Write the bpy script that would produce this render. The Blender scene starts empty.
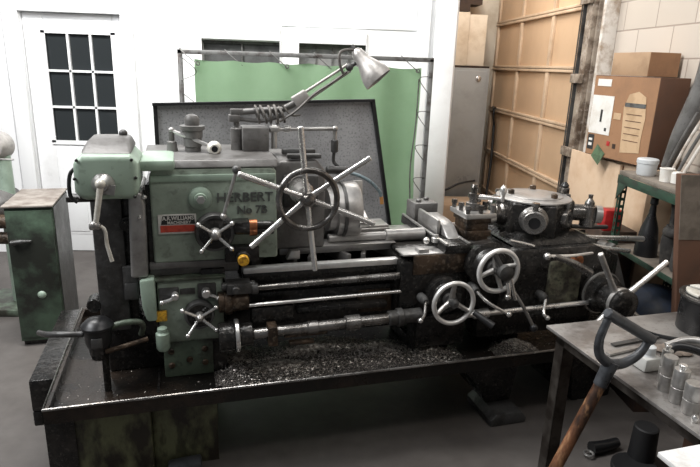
import bpy, bmesh, math, random
from mathutils import Vector, Matrix, Quaternion
random.seed(7)
S = bpy.context.scene
COL = S.collection
PI = math.pi
V = Vector
# ------------------------------------------------------------------ frames
# room frame: X right along the white wall, Y towards it, floor z=0.  lathe frame: rotated, origin under the tray's near left corner
ML = V((-0.996268, 1.961339, 0.0)); MROT = math.radians(12.45)

def to_room(fr, p):
    p = V(p)
    return p if fr == 'R' else ML + Matrix.Rotation(MROT, 3, 'Z') @ p

# ------------------------------------------------------------------ materials
def newmat(name):
    m = bpy.data.materials.new(name); m.use_nodes = True
    nt = m.node_tree; b = nt.nodes['Principled BSDF']
    return m, nt, b

def mat(name, base, rough=.5, metal=0., dirt=None, amt=.5, scale=6., fine=.0, fcol=None, fscale=60., bump=.0, bscale=40., rvar=.15, spec=.5, stretch=(1,1,1)):
    m, nt, b = newmat(name); N = nt.nodes; L = nt.links
    tc = N.new('ShaderNodeTexCoord'); mp = N.new('ShaderNodeMapping'); mp.inputs['Scale'].default_value = stretch
    L.new(tc.outputs['Object'], mp.inputs[0])
    no = N.new('ShaderNodeTexNoise'); no.inputs['Scale'].default_value = scale; no.inputs['Detail'].default_value = 7; no.inputs['Roughness'].default_value = .65
    L.new(mp.outputs[0], no.inputs['Vector'])
    col = None
    if dirt:
        r = N.new('ShaderNodeValToRGB'); c = 1 - amt
        r.color_ramp.elements[0].position = max(0, .28 + .42*(c-.12)); r.color_ramp.elements[1].position = min(1, .28 + .42*(c+.25))
        r.color_ramp.elements[0].color = (1,1,1,1); r.color_ramp.elements[1].color = (0,0,0,1)
        # flipped so larger amt = more dirt
        r.color_ramp.elements[0].position, r.color_ramp.elements[1].position = max(0, .3+.4*amt-.1), min(1, .3+.4*amt+.08)
        L.new(no.outputs[0], r.inputs[0])
        mx = N.new('ShaderNodeMix'); mx.data_type = 'RGBA'
        mx.inputs[6].default_value = (*base, 1); mx.inputs[7].default_value = (*dirt, 1)
        L.new(r.outputs[0], mx.inputs[0]); col = mx.outputs[2]
    if fine:
        n2 = N.new('ShaderNodeTexNoise'); n2.inputs['Scale'].default_value = fscale; n2.inputs['Detail'].default_value = 4
        L.new(mp.outputs[0], n2.inputs['Vector'])
        r2 = N.new('ShaderNodeValToRGB'); r2.color_ramp.elements[0].position = .62 - .2*fine; r2.color_ramp.elements[1].position = .70 - .15*fine
        L.new(n2.outputs[0], r2.inputs[0])
        m2 = N.new('ShaderNodeMix'); m2.data_type = 'RGBA'
        if col: L.new(col, m2.inputs[6])
        else: m2.inputs[6].default_value = (*base, 1)
        m2.inputs[7].default_value = (*(fcol or (0.02,0.02,0.02)), 1)
        mu = N.new('ShaderNodeMath'); mu.operation = 'MULTIPLY'; mu.inputs[1].default_value = min(1, fine*1.4)
        L.new(r2.outputs[0], mu.inputs[0]); L.new(mu.outputs[0], m2.inputs[0]); col = m2.outputs[2]
    if col: L.new(col, b.inputs['Base Color'])
    else: b.inputs['Base Color'].default_value = (*base, 1)
    b.inputs['Metallic'].default_value = metal
    b.inputs['Specular IOR Level'].default_value = spec
    mr = N.new('ShaderNodeMapRange'); mr.inputs[1].default_value = .3; mr.inputs[2].default_value = .7
    mr.inputs[3].default_value = max(.04, rough - rvar); mr.inputs[4].default_value = min(1, rough + rvar)
    L.new(no.outputs[0], mr.inputs[0]); L.new(mr.outputs[0], b.inputs['Roughness'])
    if bump:
        n3 = N.new('ShaderNodeTexNoise'); n3.inputs['Scale'].default_value = bscale; n3.inputs['Detail'].default_value = 5
        L.new(mp.outputs[0], n3.inputs['Vector'])
        bp = N.new('ShaderNodeBump'); bp.inputs['Strength'].default_value = bump; bp.inputs['Distance'].default_value = .01
        L.new(n3.outputs[0], bp.inputs['Height']); L.new(bp.outputs[0], b.inputs['Normal'])
    return m

M = {}
GRIME = (.018,.016,.012)
M['green'] = mat('worn_green_paint', (.34,.405,.335), .38, 0, (.21,.25,.20), .43, 3.5, .22, (.05,.05,.04), 30, .12, 30)
M['green_light'] = mat('pale_green_paint', (.32,.41,.33), .38, 0, (.24,.30,.245), .4, 5, .15, (.07,.07,.05), 40, .1, 30)
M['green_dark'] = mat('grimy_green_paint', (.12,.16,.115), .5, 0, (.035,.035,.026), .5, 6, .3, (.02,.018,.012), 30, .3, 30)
M['cab_green'] = mat('dull_green_enamel', (.075,.12,.08), .45, 0, (.018,.02,.016), .50, 2.2, .1, (.02,.02,.015), 40, .1, 20)
M['cab_top'] = mat('dusty_cabinet_top', (.30,.27,.24), .7, 0, (.16,.13,.11), .5, 8)
M['tank'] = mat('oily_faded_green_tank', (.15,.16,.085), .5, 0, (.02,.016,.011), .52, 7, .4, (.02,.016,.01), 25, .2, 20, stretch=(1,1,.45))
M['iron'] = mat('oily_cast_iron', (.016,.0155,.015), .25, .25, (.04,.036,.033), .35, 8, .25, (.12,.11,.10), 60, .4, 35, rvar=.10)
M['iron_grey'] = mat('dusty_grey_iron', (.155,.15,.145), .46, .2, (.10,.095,.09), .45, 7, .25, (.05,.045,.04), 50, .15, 40)
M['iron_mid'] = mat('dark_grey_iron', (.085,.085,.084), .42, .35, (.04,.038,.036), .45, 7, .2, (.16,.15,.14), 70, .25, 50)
M['rust_iron'] = mat('brown_oily_iron', (.085,.055,.035), .4, .4, (.02,.016,.013), .5, 10, .4, (.2,.16,.12), 60, .3, 45)
M['tray'] = mat('oily_tray_steel', (.010,.009,.008), .28, .1, (.035,.025,.019), .40, 3.0, .12, (.10,.08,.07), 90, .2, 60, rvar=.08, spec=.35)
M['steel'] = mat('bright_steel', (.80,.79,.77), .27, .85, (.62,.60,.58), .35, 5, 0, rvar=.05)
M['steel_dull'] = mat('dull_steel', (.50,.49,.475), .36, .75, (.32,.305,.29), .4, 8, .12, (.14,.13,.12), 50, .06, 50, rvar=.07)
M['steel_oily'] = mat('oily_steel', (.27,.26,.25), .26, .8, (.11,.10,.09), .45, 9, .2, (.05,.045,.04), 50, .12, 50, rvar=.08)
M['cream'] = mat('cream_enamel', (.66,.64,.58), .35, .1, (.48,.44,.36), .35, 14)
M['black'] = mat('black_plastic', (.012,.012,.013), .35, 0)
M['rubber'] = mat('black_rubber_hose', (.02,.02,.02), .5, 0)
M['grey_hose'] = mat('grey_blue_hose', (.10,.12,.13), .4, 0)
M['copper'] = mat('copper_ring', (.42,.16,.07), .4, .7, (.15,.06,.03), .4, 30)
M['yellow'] = mat('yellow_badge_paint', (.75,.42,.03), .5, 0, (.3,.13,.02), .4, 90)
M['white_wall'] = mat('white_wall_paint', (.84,.845,.85), .6, 0, (.81,.815,.82), .4, 2)
M['white_trim'] = mat('white_gloss_trim', (.84,.845,.85), .4, 0, (.78,.78,.78), .3, 4)
M['glass_dark'] = mat('window_glass', (.026,.03,.032), .08, 0, rvar=.02, spec=.5)
M['win_grey'] = mat('grey_window_screen', (.22,.215,.21), .35, 0, (.15,.15,.15), .5, 8)
M['curtain'] = mat('green_vinyl_curtain', (.295,.43,.28), .5, 0, (.27,.40,.255), .45, 3, bump=.08, bscale=4)
M['frame_metal'] = mat('painted_steel_tube', (.15,.15,.145), .45, .5, (.07,.06,.055), .4, 20)
M['splash'] = mat('splattered_grey_sheet', (.36,.36,.365), .40, .3, (.26,.26,.265), .45, 3, .42, (.13,.13,.13), 95, .1, 90)
M['splash_rim'] = mat('black_sheet_rim', (.012,.012,.013), .4, .2)
M['card'] = mat('brown_cardboard', (.31,.165,.085), .75, 0, (.255,.135,.07), .4, 5, .1, (.16,.08,.04), 30)
M['card_dark'] = mat('dark_and_shaded_cardboard', (.11,.052,.03), .8, 0, (.08,.04,.024), .4, 5)  # plain dark cardboard; on the big carton its side shading put into colour
M['card_light'] = mat('tan_cardboard', (.38,.25,.15), .75, 0, (.30,.19,.11), .4, 6)
M['paper'] = mat('white_paper', (.72,.70,.66), .7, 0, (.62,.58,.52), .35, 12)
M['kraft'] = mat('kraft_paper', (.52,.36,.22), .75, 0, (.42,.28,.16), .4, 12)
M['ply'] = mat('tan_door_board', (.53,.365,.23), .65, 0, (.47,.315,.195), .45, 1.6, .06, (.4,.25,.15), 30, stretch=(1,1,.6))
M['ply_pale'] = mat('pale_plywood', (.58,.43,.30), .7, 0, (.50,.34,.22), .4, 4)
M['rail'] = mat('pale_door_rail', (.60,.455,.32), .5, .1, (.46,.33,.22), .40, 5, .10, (.25,.16,.10), 40)
M['post'] = mat('weathered_door_track', (.36,.30,.24), .6, .2, (.12,.085,.06), .5, 9, .3, (.5,.45,.4), 30)
M['post_white'] = mat('chipped_white_strip', (.66,.62,.57), .6, 0, (.35,.27,.20), .4, 8)
M['panel_grey'] = mat('grey_enamel_panel', (.36,.37,.37), .38, .1, (.30,.31,.305), .4, 3)
M['beige'] = mat('beige_enamel', (.80,.69,.55), .55, 0, (.66,.54,.40), .4, 4)
M['brown_dark'] = mat('dark_brown_board', (.055,.03,.018), .6, 0, (.02,.012,.01), .5, 5)
M['red'] = mat('red_enamel', (.42,.02,.02), .45, 0, (.25,.012,.012), .4, 12)
M['shelf_green'] = mat('green_angle_iron', (.03,.07,.045), .5, .1, (.02,.03,.022), .5, 14)
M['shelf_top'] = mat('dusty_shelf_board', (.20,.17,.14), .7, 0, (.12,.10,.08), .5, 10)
M['white_plastic'] = mat('white_plastic', (.55,.57,.58), .35, 0)
M['clear_plastic'] = mat('milky_plastic', (.50,.50,.48), .25, 0)
M['bench'] = mat('worn_bench_steel', (.33,.315,.30), .42, .55, (.17,.155,.145), .45, 7, .25, (.10,.08,.07), 60, .05, 60)
M['bench_edge'] = mat('dark_bench_steel', (.075,.066,.058), .45, .5, (.03,.024,.02), .5, 12)
M['paint_white'] = mat('white_bench_top', (.80,.80,.79), .5, 0, (.6,.58,.55), .25, 14)
M['tarp'] = mat('navy_cloth', (.012,.022,.045), .7, 0, (.008,.010,.016), .5, 10, bump=.5, bscale=16)
M['cloth_black'] = mat('black_cloth', (.02,.018,.017), .8, 0, (.05,.045,.04), .4, 14, bump=.4, bscale=25)
M['mottled'] = mat('mottled_green_casting', (.15,.15,.10), .55, 0, (.05,.04,.03), .5, 14, .5, (.02,.017,.013), 40, .5, 40)
M['wood_worn'] = mat('worn_wood_shaft', (.20,.085,.04), .45, 0, (.035,.02,.014), .5, 12, .45, (.40,.22,.11), 45, .25, 60, stretch=(1,1,.35))
M['grip'] = mat('blue_grey_grip', (.065,.07,.078), .38, .2, (.035,.037,.04), .4, 22)
M['lamp_grey'] = mat('brushed_grey_lamp', (.44,.42,.40), .42, .35, (.30,.285,.27), .45, 16)
M['cable'] = mat('dirty_cable', (.13,.12,.11), .6, 0, (.05,.045,.04), .4, 30)
M['chips'] = mat('steel_swarf', (.80,.76,.71), .38, .75, (.35,.31,.27), .5, 60)
M['pile'] = mat('packed_swarf', (.03,.026,.023), .35, .4, (.012,.011,.010), .5, 25, .6, (.45,.41,.37), 240, 1., 160)
M['rag'] = mat('dull_tan_rag', (.20,.16,.13), .85, 0, (.12,.10,.085), .5, 30, bump=.3)
M['green_card'] = mat('green_card', (.10,.17,.09), .5, 0, (.06,.09,.05), .4, 30)
M['letter'] = mat('shaded_raised_letter', (.085,.09,.082), .5, .1, (.06,.065,.06), .4, 30)  # same paint as the headstock, darkened: the letters' shading is in the colour
M['way'] = mat('polished_way', (.85,.84,.82), .33, .6, (.6,.58,.55), .35, 6, rvar=.05)
M['sleeve'] = mat('light_grey_steel', (.42,.41,.40), .36, .55, (.27,.26,.25), .4, 8, rvar=.05)
M['win_mid'] = mat('dusty_grey_pane', (.10,.10,.10), .2, 0, (.06,.06,.06), .45, 6, rvar=.05)
M['ink'] = mat('black_ink', (.02,.02,.02), .6, 0)
M['badge_white'] = mat('badge_white', (.66,.64,.60), .45, 0, (.5,.47,.42), .3, 60)
M['badge_red'] = mat('badge_red', (.55,.07,.04), .45, 0, (.40,.05,.03), .4, 60)
M['blue_hose'] = mat('faded_blue_hose', (.20,.27,.30), .5, 0, (.10,.12,.13), .4, 60)
M['orange_tip'] = mat('orange_tip', (.55,.26,.08), .5, 0)
M['floor_black'] = mat('black_metal_drum', (.009,.009,.010), .6, .0)

def floor_mat():
    m, nt, b = newmat('stained_concrete'); N = nt.nodes; L = nt.links
    tc = N.new('ShaderNodeTexCoord')
    n1 = N.new('ShaderNodeTexNoise'); n1.inputs['Scale'].default_value = 1.1; n1.inputs['Detail'].default_value = 9; n1.inputs['Roughness'].default_value = .6
    n2 = N.new('ShaderNodeTexNoise'); n2.inputs['Scale'].default_value = 14; n2.inputs['Detail'].default_value = 8
    L.new(tc.outputs['Object'], n1.inputs[0]); L.new(tc.outputs['Object'], n2.inputs[0])
    r = N.new('ShaderNodeValToRGB'); e = r.color_ramp.elements
    e[0].position = .30; e[0].color = (.058,.049,.044,1); e[1].position = .72; e[1].color = (.135,.123,.115,1)
    L.new(n1.outputs[0], r.inputs[0])
    r2 = N.new('ShaderNodeValToRGB'); e = r2.color_ramp.elements
    e[0].position = .25; e[0].color = (.85,.85,.85,1); e[1].position = .75; e[1].color = (1.08,1.08,1.08,1)
    L.new(n2.outputs[0], r2.inputs[0])
    mx = N.new('ShaderNodeMix'); mx.data_type = 'RGBA'; mx.blend_type = 'MULTIPLY'; mx.inputs[0].default_value = 1
    L.new(r.outputs[0], mx.inputs[6]); L.new(r2.outputs[0], mx.inputs[7]); L.new(mx.outputs[2], b.inputs['Base Color'])
    b.inputs['Roughness'].default_value = .55
    bp = N.new('ShaderNodeBump'); bp.inputs['Strength'].default_value = .2; bp.inputs['Distance'].default_value = .01
    L.new(n2.outputs[0], bp.inputs['Height']); L.new(bp.outputs[0], b.inputs['Normal'])
    return m
M['floor'] = floor_mat()

def block_mat():
    m, nt, b = newmat('painted_concrete_block'); N = nt.nodes; L = nt.links
    tc = N.new('ShaderNodeTexCoord'); sp = N.new('ShaderNodeSeparateXYZ'); cb = N.new('ShaderNodeCombineXYZ')
    L.new(tc.outputs['Object'], sp.inputs[0]); L.new(sp.outputs['Y'], cb.inputs['X']); L.new(sp.outputs['Z'], cb.inputs['Y'])
    br = N.new('ShaderNodeTexBrick'); br.inputs['Scale'].default_value = 1; br.inputs['Brick Width'].default_value = .41; br.inputs['Row Height'].default_value = .20
    br.inputs['Mortar Size'].default_value = .006; br.inputs['Mortar Smooth'].default_value = .4
    br.inputs['Color1'].default_value = (.50,.44,.375,1); br.inputs['Color2'].default_value = (.55,.485,.42,1); br.inputs['Mortar'].default_value = (.34,.28,.235,1)
    L.new(cb.outputs[0], br.inputs[0]); L.new(br.outputs[0], b.inputs['Base Color'])
    b.inputs['Roughness'].default_value = .6
    bp = N.new('ShaderNodeBump'); bp.inputs['Strength'].default_value = .4; bp.inputs['Distance'].default_value = .01; bp.invert = True
    L.new(br.outputs['Fac'], bp.inputs['Height']); L.new(bp.outputs[0], b.inputs['Normal'])
    return m
M['block'] = block_mat()

# ------------------------------------------------------------------ mesh helpers
def basis(axis):
    a = V(axis).normalized()
    t = V((0,0,1)) if abs(a.z) < .9 else V((0,1,0))
    u = a.cross(t).normalized(); v = a.cross(u).normalized()
    return a, u, v

class B:
    def __init__(s): s.bm = bmesh.new()
    def box(s, a, b, rot=0., piv=None, bev=0.):
        a, b = V(a), V(b)
        vs = [s.bm.verts.new((x,y,z)) for x in (a.x,b.x) for y in (a.y,b.y) for z in (a.z,b.z)]
        for q in ((0,1,3,2),(4,6,7,5),(0,4,5,1),(2,3,7,6),(0,2,6,4),(1,5,7,3)): s.bm.faces.new([vs[i] for i in q])
        if rot:
            c = V(piv) if piv else (a+b)/2
            bmesh.ops.rotate(s.bm, verts=vs, cent=c, matrix=Matrix.Rotation(rot,3,'Z'))
        return s
    def obox(s, c, size, ax, up=(0,0,1)):
        """box centred at c, x along ax, z near up"""
        x = V(ax).normalized(); z = V(up); y = z.cross(x).normalized(); z = x.cross(y)
        c = V(c); h = [k/2 for k in size]
        vs = [s.bm.verts.new(c + x*i*h[0] + y*j*h[1] + z*k*h[2]) for i in (-1,1) for j in (-1,1) for k in (-1,1)]
        for q in ((0,1,3,2),(4,6,7,5),(0,4,5,1),(2,3,7,6),(0,2,6,4),(1,5,7,3)): s.bm.faces.new([vs[i] for i in q])
        return s
    def lathe(s, c, axis, prof, n=24, arc=None):
        """prof: list of (distance along axis, radius)"""
        a, u, v = basis(axis); c = V(c); rings = []
        for t, r in prof:
            if r < 1e-5: rings.append([s.bm.verts.new(c + a*t)])
            else: rings.append([s.bm.verts.new(c + a*t + (u*math.cos(2*PI*i/n) + v*math.sin(2*PI*i/n))*r) for i in range(n)])
        for A, C in zip(rings, rings[1:]):
            if len(A) == 1 and len(C) == 1: continue
            for i in range(n):
                j = (i+1) % n
                if len(A) == 1: s.bm.faces.new((A[0], C[i], C[j]))
                elif len(C) == 1: s.bm.faces.new((A[i], A[j], C[0]))
                else: s.bm.faces.new((A[i], A[j], C[j], C[i]))
        for R_ in (rings[0], rings[-1]):
            if len(R_) > 1: s.bm.faces.new(R_)
        return s
    def cyl(s, p, q, r, r2=None, n=20):
        p, q = V(p), V(q); d = q - p
        return s.lathe(p, d, [(0,r),(d.length, r if r2 is None else r2)], n)
    def ccyl(s, p, q, r, c=.004, n=24):
        p, q = V(p), V(q); L_ = (q-p).length
        return s.lathe(p, q-p, [(0,r-c),(c,r),(L_-c,r),(L_,r-c)], n)
    def ring(s, c, axis, ri, ro, h, n=36):
        """hollow collar, from c along axis by h"""
        a, u, v = basis(axis); c = V(c); rr = []
        for t, r in ((0,ri),(0,ro),(h,ro),(h,ri)):
            rr.append([s.bm.verts.new(c + a*t + (u*math.cos(2*PI*i/n)+v*math.sin(2*PI*i/n))*r) for i in range(n)])
        for k in range(4):
            A, C = rr[k], rr[(k+1)%4]
            for i in range(n): s.bm.faces.new((A[i], A[(i+1)%n], C[(i+1)%n], C[i]))
        return s
    def torus(s, c, axis, R, r, n=40, m=12, sx=1.):
        a, u, v = basis(axis); c = V(c); g = []
        for i in range(n):
            t = 2*PI*i/n; d = u*math.cos(t) + v*math.sin(t)
            g.append([s.bm.verts.new(c + d*(R + r*math.cos(2*PI*j/m)) + a*r*sx*math.sin(2*PI*j/m)) for j in range(m)])
        for i in range(n):
            for j in range(m): s.bm.faces.new((g[i][j], g[(i+1)%n][j], g[(i+1)%n][(j+1)%m], g[i][(j+1)%m]))
        return s
    def sph(s, c, r, sc=(1,1,1), n=16):
        ret = bmesh.ops.create_uvsphere(s.bm, u_segments=n, v_segments=max(6, n//2), radius=r)
        bmesh.ops.scale(s.bm, verts=ret['verts'], vec=sc); bmesh.ops.translate(s.bm, verts=ret['verts'], vec=V(c)); return s
    def tube(s, pts, r, n=10, sub=6, closed=False):
        P = [V(p) for p in pts]
        if sub > 1 and len(P) > 2:
            Q = []
            for i in range(len(P)-1):
                p0 = P[i-1] if i else P[0]*2-P[1]; p1, p2 = P[i], P[i+1]; p3 = P[i+2] if i+2 < len(P) else P[-1]*2-P[-2]
                for k in range(sub):
                    t = k/sub
                    Q.append(.5*((2*p1)+(p2-p0)*t+(2*p0-5*p1+4*p2-p3)*t*t+(3*p1-p0-3*p2+p3)*t**3))
            Q.append(P[-1]); P = Q
        prev = None; rings = []
        for i, p in enumerate(P):
            d = (P[min(i+1,len(P)-1)] - P[max(i-1,0)]).normalized()
            if prev is None: a, u, v = basis(d)
            else:
                u = (prev - d*prev.dot(d)).normalized(); v = d.cross(u)
            prev = u; rr = r if not isinstance(r, (list,tuple)) else r[0] + (r[1]-r[0])*i/(len(P)-1)
            rings.append([s.bm.verts.new(p + (u*math.cos(2*PI*k/n)+v*math.sin(2*PI*k/n))*rr) for k in range(n)])
        for A, C in zip(rings, rings[1:]):
            for i in range(n): s.bm.faces.new((A[i], A[(i+1)%n], C[(i+1)%n], C[i]))
        s.bm.faces.new(rings[0]); s.bm.faces.new(rings[-1]); return s
    def prism(s, poly, plane, lo, hi):
        """poly in the two axes other than `plane`; e.g. plane 'y': (x,z)"""
        def mk(p, t):
            return {'y': (p[0], t, p[1]), 'x': (t, p[0], p[1]), 'z': (p[0], p[1], t)}[plane]
        A = [s.bm.verts.new(mk(p, lo)) for p in poly]; C = [s.bm.verts.new(mk(p, hi)) for p in poly]; n = len(poly)
        s.bm.faces.new(A); s.bm.faces.new(C)
        for i in range(n): s.bm.faces.new((A[i], A[(i+1)%n], C[(i+1)%n], C[i]))
        return s
    def frus(s, a0, a1, b0, b1, z0, z1):
        """box from rectangle a (x0,y0)-(x1,y1) at z0 to rectangle b at z1"""
        A = [s.bm.verts.new((x,y,z0)) for x,y in ((a0[0],a0[1]),(a1[0],a0[1]),(a1[0],a1[1]),(a0[0],a1[1]))]
        C = [s.bm.verts.new((x,y,z1)) for x,y in ((b0[0],b0[1]),(b1[0],b0[1]),(b1[0],b1[1]),(b0[0],b1[1]))]
        s.bm.faces.new(A); s.bm.faces.new(C)
        for i in range(4): s.bm.faces.new((A[i], A[(i+1)%4], C[(i+1)%4], C[i]))
        return s
    def quad(s, pts):
        s.bm.faces.new([s.bm.verts.new(p) for p in pts]); return s
    def ob(s, name, m, parent=None, bev=0., fr='R', org=None, seg=2):
        bm = s.bm
        bmesh.ops.recalc_face_normals(bm, faces=bm.faces[:])
        if bev:
            es = [e for e in bm.edges if len(e.link_faces) == 2 and e.calc_face_angle(0) > math.radians(50)]
            if es: bmesh.ops.bevel(bm, geom=es, offset=bev, segments=seg, profile=.5, affect='EDGES', clamp_overlap=True)
        if parent is not None: o_ = V(parent['_org']); 
        else: o_ = V(org) if org is not None else V((0,0,0))
        bmesh.ops.translate(bm, verts=bm.verts[:], vec=-o_)
        for f in bm.faces: f.smooth = True
        for e in bm.edges:
            if len(e.link_faces) == 2: e.smooth = e.calc_face_angle(0) < math.radians(38)
        me = bpy.data.meshes.new(name); bm.to_mesh(me); bm.free()
        me.materials.append(M[m] if isinstance(m, str) else m)
        o = bpy.data.objects.new(name, me); COL.objects.link(o)
        o['_org'] = tuple(o_)
        if parent is not None: o.parent = parent
        else:
            o.location = to_room(fr, o_); o.rotation_euler = (0,0,MROT if fr == 'M' else 0)
        return o

def bb(): return B()
def tag(o, label, cat, group=None, kind=None):
    if label: o['label'] = label
    if cat: o['category'] = cat
    if group: o['group'] = group
    if kind: o['kind'] = kind
    return o
def thing(name, label, cat, org, fr='R', group=None):
    o = bpy.data.objects.new(name, None); COL.objects.link(o); o.empty_display_size = .1
    o.location = to_room(fr, org); o.rotation_euler = (0,0,MROT if fr == 'M' else 0); o['_org'] = tuple(org)
    return tag(o, label, cat, group)
def struct(o): o['kind'] = 'structure'; return o
def lab(o, l): o['label'] = l; return o
def text(name, body, size, m, parent, loc, rot, ext=.001, cx=True, sx=1., bold=0.):
    cu = bpy.data.curves.new(name, 'FONT'); cu.body = body; cu.size = size; cu.extrude = ext; cu.offset = bold
    cu.align_x = 'CENTER' if cx else 'LEFT'; cu.align_y = 'CENTER'; cu.materials.append(M[m])
    tmp = bpy.data.objects.new(name, cu); COL.objects.link(tmp)
    dg = bpy.context.evaluated_depsgraph_get(); me = bpy.data.meshes.new_from_object(tmp.evaluated_get(dg))
    bpy.data.objects.remove(tmp); me.transform(Matrix.Diagonal((sx,1,1,1)))
    o = bpy.data.objects.new(name, me); COL.objects.link(o); o.parent = parent
    o['_org'] = parent['_org']
    o.location = V(loc) - V(parent['_org']); o.rotation_euler = rot
    return o

# ================================================================== SETTING
struct(bb().box((-4.5,-1.5,-.1),(4,9,0)).ob('floor','floor'))
wb = bb()
WY = 5.1
# white wall pieces round the door and windows
wb.box((-4.5,WY,0),(-2.36,WY+.15,3)); wb.box((-2.36,WY,2.03),(-1.56,WY+.15,3)); wb.box((-1.56,WY,0),(-.92,WY+.15,3))
wb.box((-.92,WY,0),(-.28,WY+.15,1.0)); wb.box((-.92,WY,1.86),(-.28,WY+.15,3))
wb.box((-.28,WY,0),(-.12,WY+.15,3)); wb.box((-.12,WY,0),(.44,WY+.15,1.0)); wb.box((-.12,WY,1.86),(.44,WY+.15,3))
wb.box((.44,WY,0),(1.12,WY+.15,3))
struct(wb.ob('wall_back','white_wall'))
struct(bb().box((-4.5,WY-.012,0),(-2.50,WY-.001,3)).ob('trim_1','white_wall'))
# raised wall panel right of the second window's top, and corner boards
struct(bb().box((-.27,WY-.014,1.99),(.86,WY-.001,3)).ob('trim_2','white_wall',bev=.004))
struct(bb().box((.88,WY-.07,0),(.965,WY-.001,3)).ob('trim_3','white_trim',bev=.004))
struct(bb().box((1.01,WY-.09,0),(1.18,WY+.2,3)).ob('trim_4','white_trim',bev=.005))
# door casing
dc = bb(); dc.box((-2.48,WY-.045,0),(-2.36,WY-.001,2.11)); dc.box((-1.56,WY-.045,0),(-1.47,WY-.001,2.11)); dc.box((-2.36,WY-.045,2.03),(-1.56,WY-.001,2.11))
struct(dc.ob('trim_5','white_trim',bev=.006))
# nine-pane door
do = bb(); D0, D1, DY = -2.355, -1.565, WY+.03
do.box((D0,DY,0.005),(-2.20,DY+.045,2.025)); do.box((-1.65,DY,0.005),(D1,DY+.045,2.025)); do.box((-2.20,DY,1.88),(-1.65,DY+.045,2.025))
do.box((-2.20,DY,0.005),(-1.65,DY+.045,.98))
for x0, x1 in ((-2.19,-1.95),(-1.90,-1.66)):
    do.box((x0,DY-.004,.16),(x1,DY+.01,.86))
    do.box((x0+.03,DY-.011,.19),(x1-.03,DY,.83))
door = struct(do.ob('door_1','white_trim',bev=.004))
fr_ = bb()
for z in (.965,1.87): fr_.box((-2.22,DY-.012,z),(-1.63,DY-.001,z+.035))
for x in (-2.22,-1.662): fr_.box((x,DY-.012,.98),(x+.032,DY-.001,1.89))
for i in (1,2):
    z = .985+.295*i; fr_.box((-2.2,DY-.006,z-.009),(-1.65,DY+.02,z+.009))
    x = -2.195+.182*i; fr_.box((x-.009,DY-.006,.98),(x+.009,DY+.02,1.88))
fr_.ob('window_frame','white_trim',door)
bb().box((-2.2,DY+.022,.98),(-1.65,DY+.03,1.88)).ob('window_pane','glass_dark',door)
# two small windows behind the welding screen
def window(name, x0, x1, z1, m, bars):
    w = bb()
    for a, b in (((x0-.055,WY-.03,.95),(x0,WY+.03,z1+.10)),((x1,WY-.03,.95),(x1+.005,WY+.03,z1+.10)),((x0,WY-.035,z1),(x1,WY+.03,z1+.10)),((x0,WY-.03,.95),(x1,WY+.03,1.0))): w.box(a,b)
    o = struct(w.ob(name,'white_trim',bev=.004))
    f = bb()
    for i in range(bars): 
        x = x0 + (x1-x0)*(i+1)/(bars+1); f.box((x-.006,WY+.045,1.0),(x+.006,WY+.06,z1))
    f.box((x0,WY+.04,z1-.03),(x1,WY+.06,z1)); f.box((x0,WY+.045,1.55),(x1,WY+.06,1.57))
    f.ob('window_sash','frame_metal',o)
    bb().box((x0,WY+.07,1.0),(x1,WY+.08,z1)).ob('window_pane',m,o)
window('window_1',-.92,-.28,1.87,'win_mid',1)
window('window_2',-.12,.44,1.86,'win_grey',3)
# recess beyond the white wall
struct(bb().box((.6,7.3,0),(2.6,7.45,3)).ob('wall_recess','beige'))
struct(bb().box((1.12,WY+.16,0),(1.25,7.3,3)).ob('wall_left_return','white_wall'))
struct(bb().box((2.24,-1.5,0),(2.40,4.60,3.2)).ob('wall_right','block'))
# overhead garage door seen from inside
gd = thing('garage_door',None,None,(2.2,6,0)); gd.name = 'door_2'; gd['kind'] = 'structure'
GX = 2.17; YS = (4.66,5.44,6.27,7.08)
rows = (0,.26,.745,1.25,1.725,2.215,2.70,3.15)
for k in range(len(rows)-1):
    z0, z1 = rows[k], rows[k+1]
    p = bb().box((GX+.012,4.63,z0+.004),(GX+.02,7.12,z1-.004)).ob('door_panel','ply',gd)
rl = bb()
for z in rows[1:]:
    rl.box((GX-.02,4.63,z-.028),(GX+.012,7.12,z-.004)); rl.box((GX-.02,4.63,z+.002),(GX+.012,7.12,z+.024))
for y in YS: 
    for k in range(len(rows)-1): rl.box((GX-.012,y-.03,rows[k]+.024),(GX+.012,y+.03,rows[k+1]-.028))
rl.ob('rail_frame','rail',gd,bev=.002)
hb = bb()
for z in rows[2:6]:
    hb.box((GX-.035,4.64,z-.03),(GX-.02,4.72,z+.03)); hb.cyl((GX-.04,4.68,z),(GX-.02,4.68,z),.02,n=10)
hb.ob('hinge','iron_mid',gd)
struct(bb().box((2.24,4.605,0),(2.38,7.29,3.2)).ob('trim_6','brown_dark'))
# door track post
tp = bb(); tp.box((2.12,4.48,0),(2.239,4.60,3.2)); tp.box((2.08,4.50,0),(2.12,4.60,3.2))
struct(tp.ob('trim_7','post',bev=.004))
struct(bb().box((2.13,4.40,0),(2.239,4.44,3.2)).ob('trim_8','post_white',bev=.004))
tb = thing('door_track','rusty steel roller track beside the tan garage door','door track',(2.05,4.62,0))
t_ = bb(); t_.box((2.06,4.615,0),(2.10,4.625,2.9)); t_.box((2.06,4.64,0),(2.065,4.655,2.9)); t_.ob('track','iron_mid',tb)
for z in (.5,1.05,1.62,2.2): bb().box((2.045,4.49,z),(2.075,4.66,z+.07)).ob('bracket','post',tb,bev=.003)

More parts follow.
